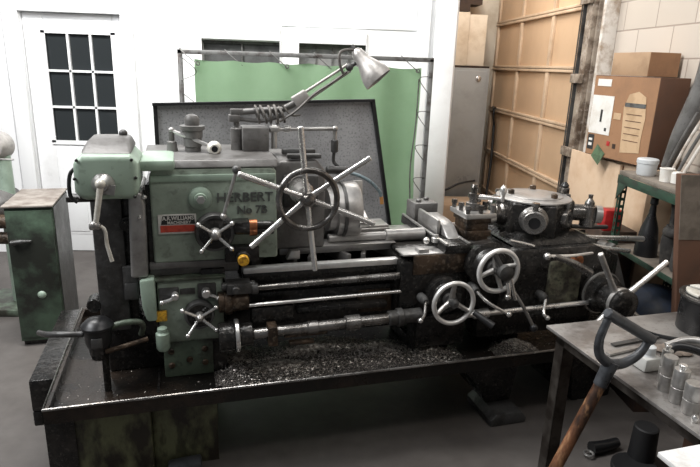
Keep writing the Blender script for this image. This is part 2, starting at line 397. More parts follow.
# grey electrical panel, beige box above, dark crate on top
pn = thing('breaker_box','tall grey metal electrical panel beside the garage door','electrical panel',(1.78,6.7,0))
bb().box((1.42,6.6,.15),(1.97,6.85,1.71)).ob('enclosure','panel_grey',pn,bev=.006)
bb().box((1.44,6.585,.2),(1.93,6.6,1.68)).ob('door','panel_grey',pn,bev=.004)
bb().lathe((1.84,6.585,1.60),(0,-1,0),[(0,.035),(.012,.03),(.02,.012)]).ob('round_latch','steel',pn)
bb().box((1.42,6.7,0),(1.97,6.9,.15)).ob('plinth','ply_pale',pn)
pc = thing('wall_cabinet','beige painted box above the grey electrical panel','cabinet',(1.75,6.9,1.73))
bb().box((1.36,6.7,1.735),(1.72,7.28,2.30)).ob('front_panel','beige',pc,bev=.004)
bb().box((1.72,6.74,1.735),(1.93,7.28,2.28)).ob('side_panel','beige',pc,bev=.004)
bb().box((1.36,6.7,1.712),(1.99,7.28,1.733)).ob('shelf_board','brown_dark',pc)
o = bb().box((1.42,6.8,2.32),(1.74,7.2,2.40)).box((1.52,6.9,2.40),(1.9,7.2,2.55)).ob('toolbox','brown_dark',org=(1.6,7,2.32)); tag(o,'dark clutter box lying on top of the beige wall cabinet','box')
bk = thing('pry_bar','black pry bar with forked top leaning on the garage door','pry bar',(2.08,6.75,0))
bb().tube([(2.02,6.5,.0),(2.09,6.62,.6),(2.11,6.7,1.08)],.016).ob('shaft','black',bk)
bb().tube([(2.11,6.7,1.08),(2.08,6.66,1.2),(2.09,6.68,1.28)],.012).tube([(2.11,6.7,1.08),(2.12,6.8,1.2),(2.11,6.78,1.28)],.012).cyl((2.09,6.66,1.28),(2.11,6.8,1.28),.015).ob('fork','black',bk)
cb = bb().tube([(1.30,6.9,.25),(1.5,6.5,.33),(1.7,6.5,.42),(1.9,6.55,.45)],.012).ob('cable','rubber',org=(1.6,6.5,.3)); tag(cb,'black cable drooping under the grey electrical panel','cable')
o = bb().box((1.30,6.0,0),(2.0,6.45,.28)).ob('plywood_crate','ply_pale',org=(1.6,6.2,0),bev=.004); tag(o,'pale wooden crate on the floor below the electrical panel','crate')

# ================================================================== WELDING SCREEN
ws = thing('welding_screen','green vinyl welding curtain laced into a grey tube frame','welding screen',(0,4.2,0))
WSY = 4.2
f = bb(); XL, XR = -.925, .815
f.box((XL,WSY-.015,0),(XL+.03,WSY+.015,1.765)); f.box((XR,WSY-.015,0),(XR+.03,WSY+.015,1.755)); f.box((XL,WSY-.015,1.735),(XR+.03,WSY+.015,1.765))
f.box((XL,WSY-.3,0),(XL+.03,WSY+.3,.03)); f.box((XR,WSY-.3,0),(XR+.03,WSY+.3,.03))
f.box((XL+.035,WSY-.01,.3),(XR,WSY+.01,.33))
f.ob('frame','frame_metal',ws,bev=.003)
c = bb(); nx, nz = 40, 20; g = []
for j in range(nz+1):
    row = []
    for i in range(nx+1):
        u, v = i/nx, j/nz
        sag = .012*abs(math.sin(u*PI*6))*v**6
        x = -.815 + u*1.575 + .006*math.sin(v*9)*(u<.5 and -1 or 1)
        row.append(c.bm.verts.new((x, WSY + .02*math.sin(u*13+v*2)+.012*math.sin(u*29), .42 + v*(1.285) - sag - .01*u)))
    g.append(row)
for j in range(nz):
    for i in range(nx): c.bm.faces.new((g[j][i],g[j][i+1],g[j+1][i+1],g[j+1][i]))
ret = bmesh.ops.solidify(c.bm, geom=c.bm.faces[:], thickness=.003)
c.ob('curtain','curtain',ws)
h = bb()
for i in range(6):
    x = -.79 + i*.305; h = bb()
    h.torus((x,WSY-.01,1.675),(0,1,0),.012,.004,14,6)
    h.tube([(x,WSY-.02,1.67),(x-.10,WSY-.018,1.75),(x-.12,WSY,1.772),(x-.1,WSY+.02,1.75)],.0035,6); h.ob('lacing','frame_metal',ws)
k = bb()
for i in range(5):
    z = 1.62 - i*.24; k = bb()
    k.tube([(XR+.02,WSY-.02,z+.02),(.75,WSY-.015,z),(XR+.02,WSY-.018,z-.12)],.003,5)
    k.ob('side_lacing','frame_metal',ws); k = bb()
    k.tube([(XL+.02,WSY-.02,z-.06),(-.80,WSY-.015,z),(XL+.02,WSY-.018,z+.1)],.003,5); k.ob('side_lacing','frame_metal',ws)
bb().tube([(.745,WSY-.025,1.62),(.74,WSY-.03,1.3),(.72,WSY-.03,1.0),(.735,WSY-.03,.7)],.005,6).ob('side_cord','frame_metal',ws)

# ================================================================== SPLASH GUARD
sg = thing('splash_guard','large dark grey splash sheet with black rim behind the lathe','splash guard',(1.0,1.02,0),'M')
y0 = 1.0
poly = [(.43,.45),(.43,1.475),(1.575,1.512),(1.775,.45)]
bb().prism(poly,'y',y0,y0+.006).ob('sheet','splash',sg)
r_ = bb()
r_.obox(((.43+1.575)/2,y0-.01,1.497),(1.17,.03,.014),(1.145,0,.037)); r_.obox((1.679,y0-.01,.983),(1.085,.03,.018),(.20,0,-1.062)); r_.obox((.43,y0-.008,.963),(1.025,.02,.006),(0,0,1),(0,1,0))
r_.ob('rim','splash_rim',sg)
bb().box((.5,y0+.006,0),(.54,y0+.04,1.4)).box((1.5,y0+.006,0),(1.54,y0+.04,1.4)).ob('support_post','iron_mid',sg)

# ================================================================== LATHE
LA = thing('turret_lathe','big old green and black turret lathe standing in an oil tray','lathe',(1.3,.5,0),'M')
LA['_fr'] = 'M'
def P(b, name, m, bev=0., par=None, label=None, seg=2):
    o = b.ob(name, m, par or LA, bev, seg=seg)
    if label: o['label'] = label
    return o
# tray
t = bb()
t.box((0,0,.355),(2.82,.97,.375))
t.box((0,0,.375),(2.82,.018,.415)); t.box((0,.95,.375),(2.82,.97,.415)); t.box((0,.018,.375),(.018,.95,.415)); t.box((2.80,.018,.375),(2.82,.95,.415))
TR = P(t,'chip_tray','tray')
P(bb().tube([(0,.97,.418),(0,.0,.418),(2.82,.0,.418)],.006,8,1),'rolled_rim','steel_oily',par=TR)
P(bb().box((-.10,.24,.27),(-.002,.97,.415)).box((-.10,.24,.20),(-.06,.30,.27)),'side_trough','iron',.008)
P(bb().box((.404,.1,.3755),(.414,.9,.379)),'tray_seam','iron',par=TR)
tk = P(bb().box((-.02,.075,0),(.375,.94,.355)),'sump_tank','tank',.006,label='oil-stained faded green sump tank')
P(bb().box((-.018,.068,.02),(.09,.074,.35)),'corner_strip','iron',.002,par=tk)
P(bb().box((.376,.115,0),(.645,.94,.355)),'pedestal','tank',.004)
P(bb().obox((.50,.07,.03),(.14,.07,.045),(1,0,.06)),'foot_pad','grip',.012)
P(bb().box((.646,.3,.17),(.93,.62,.354)),'drain_box','iron',.01)
# right pedestal with flared foot
pp = bb().prism([(1.72,.354),(2.16,.354),(2.14,.20),(2.12,.06),(1.98,.06),(1.93,.16),(1.84,.26)],'y',.16,.88)
P(pp,'pedestal','iron',.01)
P(bb().prism([(1.95,0),(2.15,0),(2.15,.03),(2.12,.065),(1.98,.065),(1.95,.035)],'y',.045,.3),'foot','iron_mid',.008)
P(bb().prism([(2.45,.354),(2.78,.354),(2.74,.0),(2.5,.0)],'y',.16,.88),'pedestal','iron',.01)

# bed
bd = bb()
bd.box((.70,.26,.50),(2.75,.60,.72)); bd.box((.60,.22,.376),(.70,.62,.86)); bd.box((2.0,.2,.376),(2.15,.62,.6))
bd.box((.78,.27,.72),(2.75,.31,.825)); bd.box((.78,.55,.72),(2.75,.60,.84))
BED = P(bd,'bed','iron',.006)
P(bb().box((.775,.195,.836),(2.0,.232,.862)),'front_way','way',.002,par=BED,label='polished front slideway')
P(bb().box((.775,.20,.805),(2.0,.30,.835)),'way_lip','iron',.002,par=BED)
P(bb().box((.80,.50,.855),(2.0,.60,.905)).box((.80,.47,.84),(2.0,.5,.87)),'rear_way','steel_dull',.003,par=BED)
P(bb().box((.90,.455,.905),(1.52,.47,.935)).box((.90,.47,.905),(1.52,.60,.945)),'guide_bar','sleeve',.004,par=BED)
wbx = bb()
for x in (.92,1.17,1.42):
    wbx.obox((x-.045,.40,.845),(.02,.27,.05),(1,-.38,0)); wbx.obox((x+.045,.40,.845),(.02,.27,.05),(1,.38,0))
P(wbx,'web_rib','iron_grey',.003,par=BED)
P(bb().ccyl((1.18,.36,.925),(1.50,.36,.925),.020).ccyl((1.46,.36,.925),(1.66,.36,.925),.030),'bar_sleeve','sleeve',label='light grey bar with a sleeve')
P(bb().box((.95,.33,.865),(1.5,.345,.90)).box((.95,.31,.90),(1.5,.42,.905)),'slide_strip','sleeve',.003,par=BED)
# rods along the front
def rod(name,p,q,r,m,label=None,par=None): return P(bb().cyl(p,q,r,n=20),name,m,label=label,par=par)
rod('feed_screw',(.78,.155,.785),(1.50,.165,.797),.013,'steel_oily')
fs = bb()
for i in range(60): fs.torus((1.06+i*.0072,.160,.790),(1,0,.015),.013,.0022,12,4)
P(fs,'screw_thread','steel_oily')
rod('feed_rod',(.75,.14,.715),(1.50,.15,.722),.0085,'steel',label='thin bright feed rod')
ss = P(bb().ccyl((.80,.10,.602),(1.46,.10,.618),.023).ccyl((1.20,.10,.611),(1.27,.10,.613),.034).ccyl((1.03,.10,.607),(1.08,.10,.608),.028),'stop_shaft','steel_oily')
P(bb().ccyl((1.40,.10,.616),(1.56,.10,.620),.034).ccyl((1.44,.10,.617),(1.47,.10,.618),.042),'coupling','iron_mid',par=ss)
P(bb().box((.93,.085,.575),(1.12,.115,.590)).box((.95,.07,.545),(1.06,.10,.56)).box((.86,.06,.555),(.90,.13,.64)),'stop_block','rust_iron',.004,par=ss)
P(bb().ccyl((.66,.11,.595),(.725,.11,.597),.062).ccyl((.745,.11,.598),(.80,.11,.60),.05),'drum','iron',par=ss)
P(bb().ccyl((.726,.11,.5975),(.744,.11,.598),.070,.003),'bright_ring','steel',par=ss,label='bright steel ring')
P(bb().box((.80,.14,.62),(.98,.22,.70)).box((1.0,.17,.64),(1.42,.22,.668)),'rail_bracket','iron',.006)
P(bb().box((1.30,.215,.60),(1.46,.26,.70)),'stop_plate','rust_iron',.01)
P(bb().ccyl((.665,.17,.728),(.79,.17,.733),.045).ccyl((.69,.17,.728),(.72,.17,.729),.055),'bearing_boss','rust_iron')
P(bb().box((.70,.12,.775),(.80,.20,.82)).ccyl((.68,.16,.80),(.82,.16,.80),.018).ccyl((.735,.10,.80),(.735,.20,.80),.016),'clamp_block','iron_mid',.006)
P(bb().ccyl((.80,.155,.785),(.83,.155,.785),.024),'screw_collar','iron_mid')

P(bb().box((.20,.32,.376),(.70,.80,.62)),'base_casting','iron',.01)
# ---- feed gearbox (lower green box)
gx = bb(); gx.box((.425,.20,.545),(.690,.62,.825))
GB = P(gx,'feed_gearbox','green',.012,seg=3)
P(bb().box((.415,.19,.825),(.70,.62,.837)),'gearbox_top_plate','green_dark',.004,par=GB)
P(bb().box((.40,.215,.872),(.78,.7,.90)).box((.40,.235,.838),(.76,.65,.872)),'ledge','iron_grey',.006)
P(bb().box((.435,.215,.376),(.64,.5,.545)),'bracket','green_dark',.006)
for x, z in ((.465,.435),(.465,.50),(.54,.455),(.605,.435),(.605,.50)): P(bb().ccyl((x,.205,z),(x,.216,z),.014,.003,12).cyl((x,.203,z),(x,.206,z),.008,n=6),'bolt','rust_iron')
P(bb().box((.43,.190,.745),(.51,.20,.80)),'lever_plate','iron_mid',.006,par=GB); P(bb().box((.585,.186,.742),(.66,.20,.81)),'lever_plate','iron_mid',.008,par=GB)
P(bb().box((.515,.194,.765),(.575,.20,.79)),'name_plate','iron_mid',.001,par=GB)
lv = P(bb().tube([(.445,.165,.748),(.475,.163,.757),(.492,.168,.767)],.0075,8).sph((.443,.165,.747),.011).ccyl((.495,.15,.77),(.495,.19,.77),.015),'shift_lever','steel')
lv = P(bb().tube([(.620,.15,.775),(.650,.148,.765),(.665,.15,.755)],.007,8).sph((.665,.15,.755),.010).ccyl((.618,.14,.778),(.618,.186,.778),.018),'shift_lever','steel')
def dial(c, r, dep, spokes, rs, name='speed_selector', face='iron', sr=.006):
    """round graduated drum facing -y with crossed handle rods ending in balls"""
    c = V(c); d = P(bb().lathe(c,(0,-1,0),[(-dep,r*.86),(-dep*.7,r),(-.012,r),(0,r*.93)],36).ring(c+V((0,0,0)),(0,-1,0),r*.80,r*.93,.005,36),name,'iron_mid')
    P(bb().lathe(c,(0,-1,0),[(0,r*.8),(.002,r*.8)],32),'dial_face',face,par=d)
    P(bb().lathe(c,(0,-1,0),[(0,r*.32),(.02,r*.30),(.035,r*.22),(.042,r*.1)],20),'hub','steel_dull',par=d)
    for a in spokes:
        a = math.radians(a); e = c+V((math.cos(a)*rs,-.045,math.sin(a)*rs)); s0 = c+V((math.cos(a)*r*.15,-.022,math.sin(a)*r*.15))
        P(bb().tube([s0,e],[sr*1.1,sr],8,1).sph(e,sr*1.7,n=10),'handle_rod','steel',par=d)
    return d
dial((.588,.15,.683),.062,.05,(38,145,232,322),.082,sr=.006)
dial((.662,.16,1.032),.080,.06,(38,142,226,318),.082,sr=.006)
P(bb().box((.417,.188,.655),(.455,.199,.697)).box((.414,.19,.652),(.458,.198,.70)),'indicator_badge','yellow',.003,label='orange painted square badge')
P(bb().lathe((.437,.17,.535),(0,0,1),[(0,.022),(.012,.028),(.075,.028),(.082,.020),(.098,.020),(.102,.014)],20),'oil_cup','green_light',label='pale green oil cup')
P(bb().cyl((.437,.17,.60),(.437,.20,.60),.012),'oil_cup_stem','iron_mid')
# ---- headstock
hs = bb()
prof = [(.42,.895),(.42,1.25),(.428,1.275),(.45,1.288),(.90,1.288),(.92,1.27),(.925,.895)]
hs.prism(prof,'y',.22,.66)
HS = P(hs,'headstock','green',.012,seg=3)
P(bb().prism([(.215,1.289),(.235,1.318),(.62,1.326),(.66,1.30),(.66,1.289)],'x',.40,.925),'top_cover','iron_grey',.010,par=HS,label='dusty grey flat top cover')
P(bb().box((.388,.185,1.282),(.520,.45,1.326)),'joint_pad','green_light',.014,par=HS)
P(bb().box((.425,.212,1.235),(.915,.22,1.262)),'raised_lip','green_light',.003,par=HS)
P(bb().lathe((.612,.219,1.165),(0,-1,0),[(0,.048),(.012,.045),(.018,.034),(.019,.026),(.030,.024),(.032,.01)],28),'round_boss','green_light',par=HS)
P(bb().lathe((.612,.187,1.165),(0,-1,0),[(0,.018),(.008,.016)],6),'hex_plug','steel_dull',par=HS)
xr = (PI/2,0,0)
lt = text('maker_lettering','HERBERT',.055,'letter',HS,(.79,.2175,1.163),xr,.005,sx=1.02,bold=.0008); lt['label']='raised cast maker name'
lt = text('model_lettering','No 7B',.047,'letter',HS,(.818,.2175,1.110),xr,.005,bold=.0008); lt['label']='raised cast model number'
bg = P(bb().box((.444,.213,1.022),(.592,.219,1.103)),'dealer_plate','badge_white',.002,par=HS,label='white black and red dealer plate')
P(bb().box((.452,.2115,1.030),(.585,.213,1.058)),'red_band','badge_red',0,par=HS)
P(bb().prism([(.455,1.062),(.463,1.098),(.583,1.098),(.588,1.062)],'y',.2115,.213),'black_band','ink',0,par=HS)
text('plate_lettering','A.R.WILLIAMS',.0225,'badge_white',HS,(.522,.2112,1.087),xr,.0006,sx=.88,bold=.0006)
text('plate_lettering','MACHINERY',.0185,'badge_white',HS,(.525,.2112,1.0685),xr,.0006,sx=.88,bold=.0004)
P(bb().box((.735,.15,1.035),(.80,.219,1.075)).ccyl((.74,.17,1.06),(.90,.17,1.055),.017).ccyl((.74,.17,1.035),(.90,.17,1.03),.015),'hose_coupler','iron')
P(bb().ring((.80,.17,1.058),(1,0,0),.014,.023,.030).ring((.80,.17,1.033),(1,0,0),.012,.021,.030),'copper_ring','copper')
P(bb().box((.70,.17,.90),(.84,.219,.965)).ccyl((.77,.13,.925),(.77,.20,.925),.03),'valve_block','iron',.006)
P(bb().ccyl((.768,.105,.925),(.768,.13,.925),.023),'yellow_badge','yellow',label='round yellow badge')
# lever over the dial
kl = P(bb().tube([(.695,.12,1.115),(.745,.09,1.295)],.007,8,1).sph((.695,.12,1.112),.013),'clutch_lever','steel_dull')
P(bb().sph((.747,.09,1.302),.018),'lever_knob','iron_mid',par=kl)
# top fittings
vs = P(bb().lathe((.596,.45,1.322),(0,0,1),[(0,.034),(.02,.034),(.022,.040),(.055,.038),(.058,.042),(.088,.043),(.092,.052),(.108,.052),(.110,.030),(.135,.032),(.150,.024),(.156,.010)],28),'oil_filler','iron_grey')
P(bb().lathe((.51,.45,1.322),(0,0,1),[(0,.024),(.04,.020),(.045,.012),(.092,.012)],18),'post','iron_grey')
P(bb().tube([(.51,.45,1.410),(.56,.43,1.390),(.665,.40,1.350)],.008,8).sph((.51,.45,1.410),.013),'filler_lever','steel_dull')
P(bb().sph((.682,.39,1.342),.031).ring((.682,.362,1.342),(0,-1,0),.014,.02,.006),'ball_knob','cream')
P(bb().cyl((.682,.375,1.342),(.682,.357,1.342),.013),'knob_socket','black')
P(bb().box((.805,.42,1.322),(.920,.54,1.425)),'terminal_box','iron_grey',.006)
# right-hand bearing housing
P(bb().prism([(.925,.90),(.925,1.27),(.95,1.30),(1.11,1.30),(1.15,1.25),(1.15,.90)],'y',.30,.66),'bearing_housing','iron_grey',.014,seg=3)
P(bb().box((.96,.26,1.10),(1.11,.30,1.24)).box((.98,.30,1.305),(1.13,.34,1.325)).box((.98,.42,1.305),(1.13,.46,1.33)),'housing_cover','iron_mid',.006)
CHK = P(bb().lathe((1.235,.42,1.045),(1,0,0),[(-.05,.10),(-.02,.10),(-.015,.125),(.02,.125),(.025,.132),(.085,.132),(.095,.125)],40),'chuck','sleeve')
cj = bb()
for a in (80,200,320):
    a = math.radians(a); cj.obox((1.335,.42+math.cos(a)*.09,1.045+math.sin(a)*.085),(.05,.10,.035),(1,0,0),(0,-math.sin(a),math.cos(a)))
P(cj,'chuck_jaw','steel_dull',.004,par=CHK); P(bb().ring((1.245,.42,1.045),(1,0,0),.06,.135,.012),'chuck_band','iron_mid',par=CHK)
P(bb().prism([(.97,.865),(.99,.905),(1.03,.905),(1.03,.865)],'y',.26,.30),'foot_bracket','steel_dull',.004)

# ---- six-rod pilot wheel
c0 = V((1.014,.05,1.190))
PW = P(bb().torus(c0+V((0,-.022,0)),(0,1,0),.116,.0125,56,12),'pilot_wheel','steel_oily')
P(bb().lathe(c0+V((0,.16,0)),(0,-1,0),[(0,.05),(.08,.05),(.10,.038),(.15,.036),(.17,.030),(.185,.030),(.19,.022),(.20,.018),(.205,.008)],28).torus(c0+V((0,-.02,0)),(0,1,0),.026,.004,24,8),'hub','steel_oily',par=PW)
P(bb().ccyl(c0+V((0,.16,0)),c0+V((0,.26,0)),.035),'shaft','iron_mid',par=PW)
for a, L_ in ((97,.285),(33.5,.295),(-21.5,.295),(-84,.295),(218.5,.29),(158,.29)):
    a = math.radians(a); d = V((math.cos(a),0,math.sin(a)))
    P(bb().tube([c0+d*.02+V((0,-.005,0)), c0+d*.15+V((0,-.012,0))],[.012,.008],10,1).ccyl(c0+d*.124+V((0,-.012,0)), c0+d*L_+V((0,-.03,0)),.0115,.003,14),'spoke_handle','steel',par=PW)
# coolant pipe
cp = P(bb().cyl((.946,.45,1.33),(.946,.45,1.425),.012).cyl((.946,.45,1.415),(1.225,.45,1.418),.009).cyl((1.225,.45,1.418),(1.225,.45,1.34),.009).ccyl((.925,.45,1.418),(.968,.45,1.418),.018).ccyl((.99,.45,1.417),(1.02,.45,1.417),.014).sph((1.225,.45,1.418),.014),'coolant_pipe','steel_dull')
P(bb().ccyl((1.225,.45,1.31),(1.225,.45,1.37),.017).tube([(1.225,.45,1.32),(1.222,.45,1.27),(1.245,.44,1.24),(1.25,.44,1.20)],.008,8),'valve','iron_mid',par=cp)
P(bb().tube([(1.25,.5,1.205),(1.34,.52,1.195),(1.42,.52,1.16),(1.475,.52,1.11),(1.49,.52,1.075)],.0085,8),'coolant_hose','blue_hose',label='faded blue coolant hose'); P(bb().cyl((1.49,.52,1.078),(1.495,.52,1.04),.009),'hose_tip','orange_tip')
P(bb().ccyl((1.18,.42,1.235),(1.28,.42,1.23),.018),'pipe_union','iron_mid')

# ---- end gear housing (left)
gh = bb()
gh.prism([(.178,1.235),(.20,1.205),(.37,1.205),(.392,1.222),(.396,1.335),(.37,1.366),(.21,1.368),(.180,1.345)],'y',.05,.34)
GH = P(gh,'end_gearbox','green_light',.022,seg=4)
P(bb().frus((.20,.08),(.378,.335),(.225,.17),(.36,.31),1.366,1.412),'sloped_lid','iron_grey',.012,par=GH)
P(bb().sph((.335,.27,1.418),.016),'lid_knob','iron_mid',par=GH)
rv = bb()
for x,z in ((.195,1.35),(.375,1.35),(.195,1.215),(.378,1.215),(.385,1.285),(.183,1.285)): rv.sph((x,.052,z),.006,n=8)
P(rv,'rivet','iron',par=GH)
ch = P(bb().lathe((.275,.05,1.265),(0,-1,0),[(0,.04),(.01,.036),(.03,.02),(.045,.018)],20).obox((.29,.035,1.25),(.05,.02,.035),(1,0,-.2)),'crank_hub','steel_dull')
P(bb().tube([(.272,.0,1.27),(.258,-.01,1.19),(.247,-.01,1.135)],[.011,.009],10).sph((.272,.0,1.275),.018),'crank_arm','cream',par=ch)
P(bb().ccyl((.225,-.01,1.128),(.262,-.01,1.128),.014).sph((.243,-.01,1.13),.017),'crank_joint','steel_dull',par=ch)
P(bb().tube([(.262,-.01,1.128),(.275,-.01,1.11),(.278,-.01,1.06),(.285,-.01,1.02),(.290,-.01,.995)],[.006,.0075],8),'crank_tip','cream',par=ch)
P(bb().tube([(.184,.10,1.318),(.163,.10,1.295),(.155,.10,1.25),(.158,.10,1.21),(.178,.10,1.19)],.007,10),'hose_loop','rubber')
P(bb().box((.13,.15,1.178),(.24,.22,1.198)),'hinge_bar','iron',.003)
# column below
P(bb().box((.195,.25,.60),(.31,.55,1.205)),'end_column','iron_mid',.008,label='dark grey textured end column')
P(bb().box((.305,.28,.62),(.345,.5,1.20)),'column_side','iron',.004)
P(bb().lathe((.325,.27,1.06),(0,-1,0),[(0,.03),(.02,.03),(.021,.02),(.04,.02)],16),'round_cap','iron',label='black round cap')
P(bb().box((.295,.235,.74),(.352,.30,.885)).box((.30,.228,.745),(.347,.236,.815)),'junction_box','iron_mid',.006)
P(bb().prism([(.328,.845),(.340,1.18),(.36,1.202),(.39,1.20),(.401,1.15),(.395,.845)],'y',.20,.55),'column_cover','sleeve',.012,label='pale grey rounded column cover',seg=3)
P(bb().sph((.378,.196,1.10),.008,n=8).sph((.40,.2,1.18),.010,n=8),'cover_screw','steel')
P(bb().prism([(.365,.72),(.36,.84),(.418,.845),(.42,.66),(.38,.66)],'y',.18,.5),'corner_casting','green_light',.010)
P(bb().ccyl((.175,.25,.72),(.175,.32,.72),.03),'end_plug','iron')
# coolant pump
PM = P(bb().lathe((.195,.15,.592),(0,0,1),[(0,.044),(.02,.050),(.075,.054),(.08,.061),(.09,.061),(.098,.054),(.112,.040),(.120,.018),(.122,.008)],32),'coolant_pump','black')
P(bb().lathe((.195,.15,.537),(0,0,1),[(0,.031),(.03,.038),(.056,.041)],24).cyl((.21,.17,.376),(.21,.17,.54),.014),'pump_stem','iron',par=PM)
P(bb().box((.175,.092,.605),(.215,.104,.645)),'pump_plate','iron_mid',.002,par=PM)
P(bb().tube([(.14,.15,.645),(.06,.16,.648),(.0,.20,.635),(-.05,.30,.60)],.012,12),'suction_hose','iron_mid')
P(bb().tube([(.23,.16,.66),(.29,.16,.675),(.345,.17,.67),(.362,.18,.645),(.352,.20,.60)],.012,12),'delivery_pipe','green_dark')
P(bb().tube([(.22,.12,.575),(.30,.13,.59),(.38,.15,.60)],.010,8),'return_pipe','rust_iron')
P(bb().box((.402,.24,.55),(.425,.6,1.22)),'joint_filler','iron',.002)

# ---- carriage 1
ap = bb(); ap.box((1.465,.14,.60),(1.80,.30,.865)); ap.box((1.48,.19,.865),(1.82,.62,.895))
AP = P(ap,'apron','iron',.012)
P(bb().box((1.52,.13,.80),(1.79,.145,.893)),'apron_plate','rust_iron',.006,par=AP)
P(bb().box((1.47,.135,.891),(1.80,.24,.899)).box((1.55,.15,.899),(1.60,.20,.915)),'saddle_top','sleeve',.003,par=AP)
P(bb().lathe((1.66,.22,.925),(0,0,1),[(0,.02),(.02,.02),(.022,.012),(.035,.012)],14).sph((1.605,.2,.94),.016),'clamp_bolt','steel',par=AP)
# cross slide
cs = bb(); cs.prism([(.12,.895),(.68,.895),(.68,.935),(.12,.935)],'x',1.665,1.79); 
CS = P(cs,'cross_slide','iron',.004)
P(bb().box((1.667,.12,.936),(1.68,.68,.946)).box((1.775,.12,.936),(1.788,.5,.946)),'slide_edge','steel_dull',.002,par=CS)
ccv = bb(); pts = [(.21,.936),(.23,.95),(.28,.985),(.34,.998),(.48,1.0),(.48,.936)]
ccv.prism(pts,'x',1.715,1.782); P(ccv,'slide_cover','sleeve',.01,par=CS,label='bright curved slide cover')
P(bb().box((1.690,.28,.936),(1.71,.52,1.012)),'slide_cheek','steel_dull',.008,par=CS)
P(bb().box((1.69,.56,.936),(1.82,.68,1.025)).ccyl((1.725,.60,1.025),(1.725,.60,1.04),.015).ccyl((1.785,.64,1.025),(1.785,.64,1.04),.015),'rear_toolpost','iron_grey',.006)
# tool post
tpb = bb(); 
for k,(z0,z1,g_) in enumerate(((.86,.90,.0),(.90,.935,.012),(.935,.965,.002),(.965,1.0,.014),(1.0,1.03,.006))): tpb.box((1.81+g_,.22+g_,z0),(1.95-g_,.38-g_,z1))
TP = P(tpb,'tool_post','rust_iron',.004)
P(bb().box((1.800,.205,1.028),(1.958,.385,1.052)),'post_plate','steel_dull',.004,par=TP)
P(bb().box((1.81,.14,.85),(1.96,.30,.875)).box((1.82,.19,.905),(1.94,.225,.92)),'post_base','steel_oily',.004,par=TP)
for x, y in ((1.815,.222),(1.88,.22),(1.943,.222),(1.815,.368),(1.943,.368),(1.815,.295),(1.943,.295)):
    P(bb().lathe((x,y,1.052),(0,0,1),[(0,.011),(.02,.011),(.021,.015),(.038,.015)],8),'clamp_screw','steel_oily',par=TP)
P(bb().lathe((1.88,.30,1.056),(0,0,1),[(0,.035),(.03,.035),(.032,.02),(.05,.02),(.055,.026),(.075,.026),(.078,.015),(.10,.015),(.105,.02),(.12,.014)],16),'clamp_nut','steel_oily',par=TP)
P(bb().tube([(1.88,.30,1.115),(1.94,.27,1.115),(2.0,.245,1.11)],[.014,.010],10),'clamp_handle','steel',par=TP)
P(bb().lathe((2.0,.242,1.10),(0,0,1),[(0,.009),(.025,.010),(.045,.016),(.062,.017),(.075,.010),(.08,.003)],14),'handle_knob','steel',par=TP,label='silver pear-shaped knob')
P(bb().lathe((1.955,.30,1.0),(1,0,0),[(0,.03),(.03,.03),(.035,.02),(.05,.02)],12),'end_boss','steel_dull',par=TP)
P(bb().tube([(1.99,.12,.945),(2.07,.12,.925),(2.12,.12,.91)],.007,8),'lock_lever','steel')
P(bb().box((1.80,.14,.60),(2.10,.40,.90)),'saddle_front','iron',.012)
# hand wheels
def handwheel(c, R, r, spokes, a0, drum, label=None, m='way'):
    c = V(c); w = P(bb().torus(c,(0,1,0),R,r,48,12,1.0),'handwheel',m,label=label)
    P(bb().lathe(c+V((0,.05,0)),(0,-1,0),[(0,R*.34),(.02,R*.34),(.025,R*.22),(.06,R*.22),(.065,R*.16),(.07,R*.10)],24),'hub','iron_mid',par=w)
    for k in range(spokes):
        a = math.radians(a0+360*k/spokes); d = V((math.cos(a),0,math.sin(a)))
        P(bb().tube([c+d*R*.12+V((0,.02,0)),c+d*R*.55+V((0,.015,0)),c+d*(R-.004)],[.014,.009],10),'spoke','steel_dull',par=w)
    P(bb().lathe(c+V((0,.16,0)),(0,-1,0),[(0,drum*.9),(.02,drum),(.075,drum),(.08,drum*.8),(.11,drum*.7)],36),'graduated_drum','iron',par=w)
    return w
handwheel((1.667,.0,.708),.094,.0105,3,90,.085,'bright rimmed three spoke carriage handwheel')
P(bb().tube([(1.76,-.02,.665),(1.79,-.06,.645),(1.82,-.09,.625)],[.013,.017],10),'wheel_grip','black')
handwheel((1.872,.0,.845),.095,.0115,4,15,.105,'bright rimmed cross slide handwheel')
P(bb().lathe((1.885,-.02,.848),(0,-1,0),[(0,.035),(.03,.035),(.032,.024),(.036,.016)],20).tube([(1.885,-.02,.848),(1.84,.0,.93)],.012,8,1),'wheel_boss','iron_mid')
P(bb().tube([(1.905,-.03,.80),(1.91,-.04,.76),(1.908,-.04,.735)],.009,8).sph((1.908,-.04,.735),.014),'wheel_lever','steel')
P(bb().tube([(1.92,-.02,.83),(1.945,-.03,.74),(1.955,-.03,.715)],.008,8),'wheel_lever','steel')
def lever(pts, r, knob, km='steel', m='steel', name='lever'):
    o = P(bb().tube(pts,r,10),name,m); e = pts[-1]; P(bb().sph(e,knob,n=12),'lever_knob',km,par=o)
    P(bb().lathe(V(pts[0])+V((0,.06,0)),(0,-1,0),[(0,r*3),(.04,r*3),(.045,r*2.2),(.068,r*2)],16),'lever_boss','iron_mid',par=o); return o
lever([(1.80,.05,.735),(1.84,.0,.695),(1.93,-.03,.645)],.008,.014)
lever([(1.955,.02,.76),(2.01,-.03,.66),(2.055,-.05,.575)],.008,.019,'black','steel_oily')
lever([(2.165,.04,.672),(2.12,-.02,.628),(2.135,-.03,.608)],.0075,.012)
lever([(1.56,.06,.70),(1.53,.0,.665),(1.505,-.02,.65)],.007,.012,'steel','steel_oily')
P(bb().cyl((1.76,.06,.615),(2.62,.06,.625),.0125).ccyl((1.80,.06,.616),(1.88,.06,.617),.022),'control_shaft','steel',label='long bright control shaft')
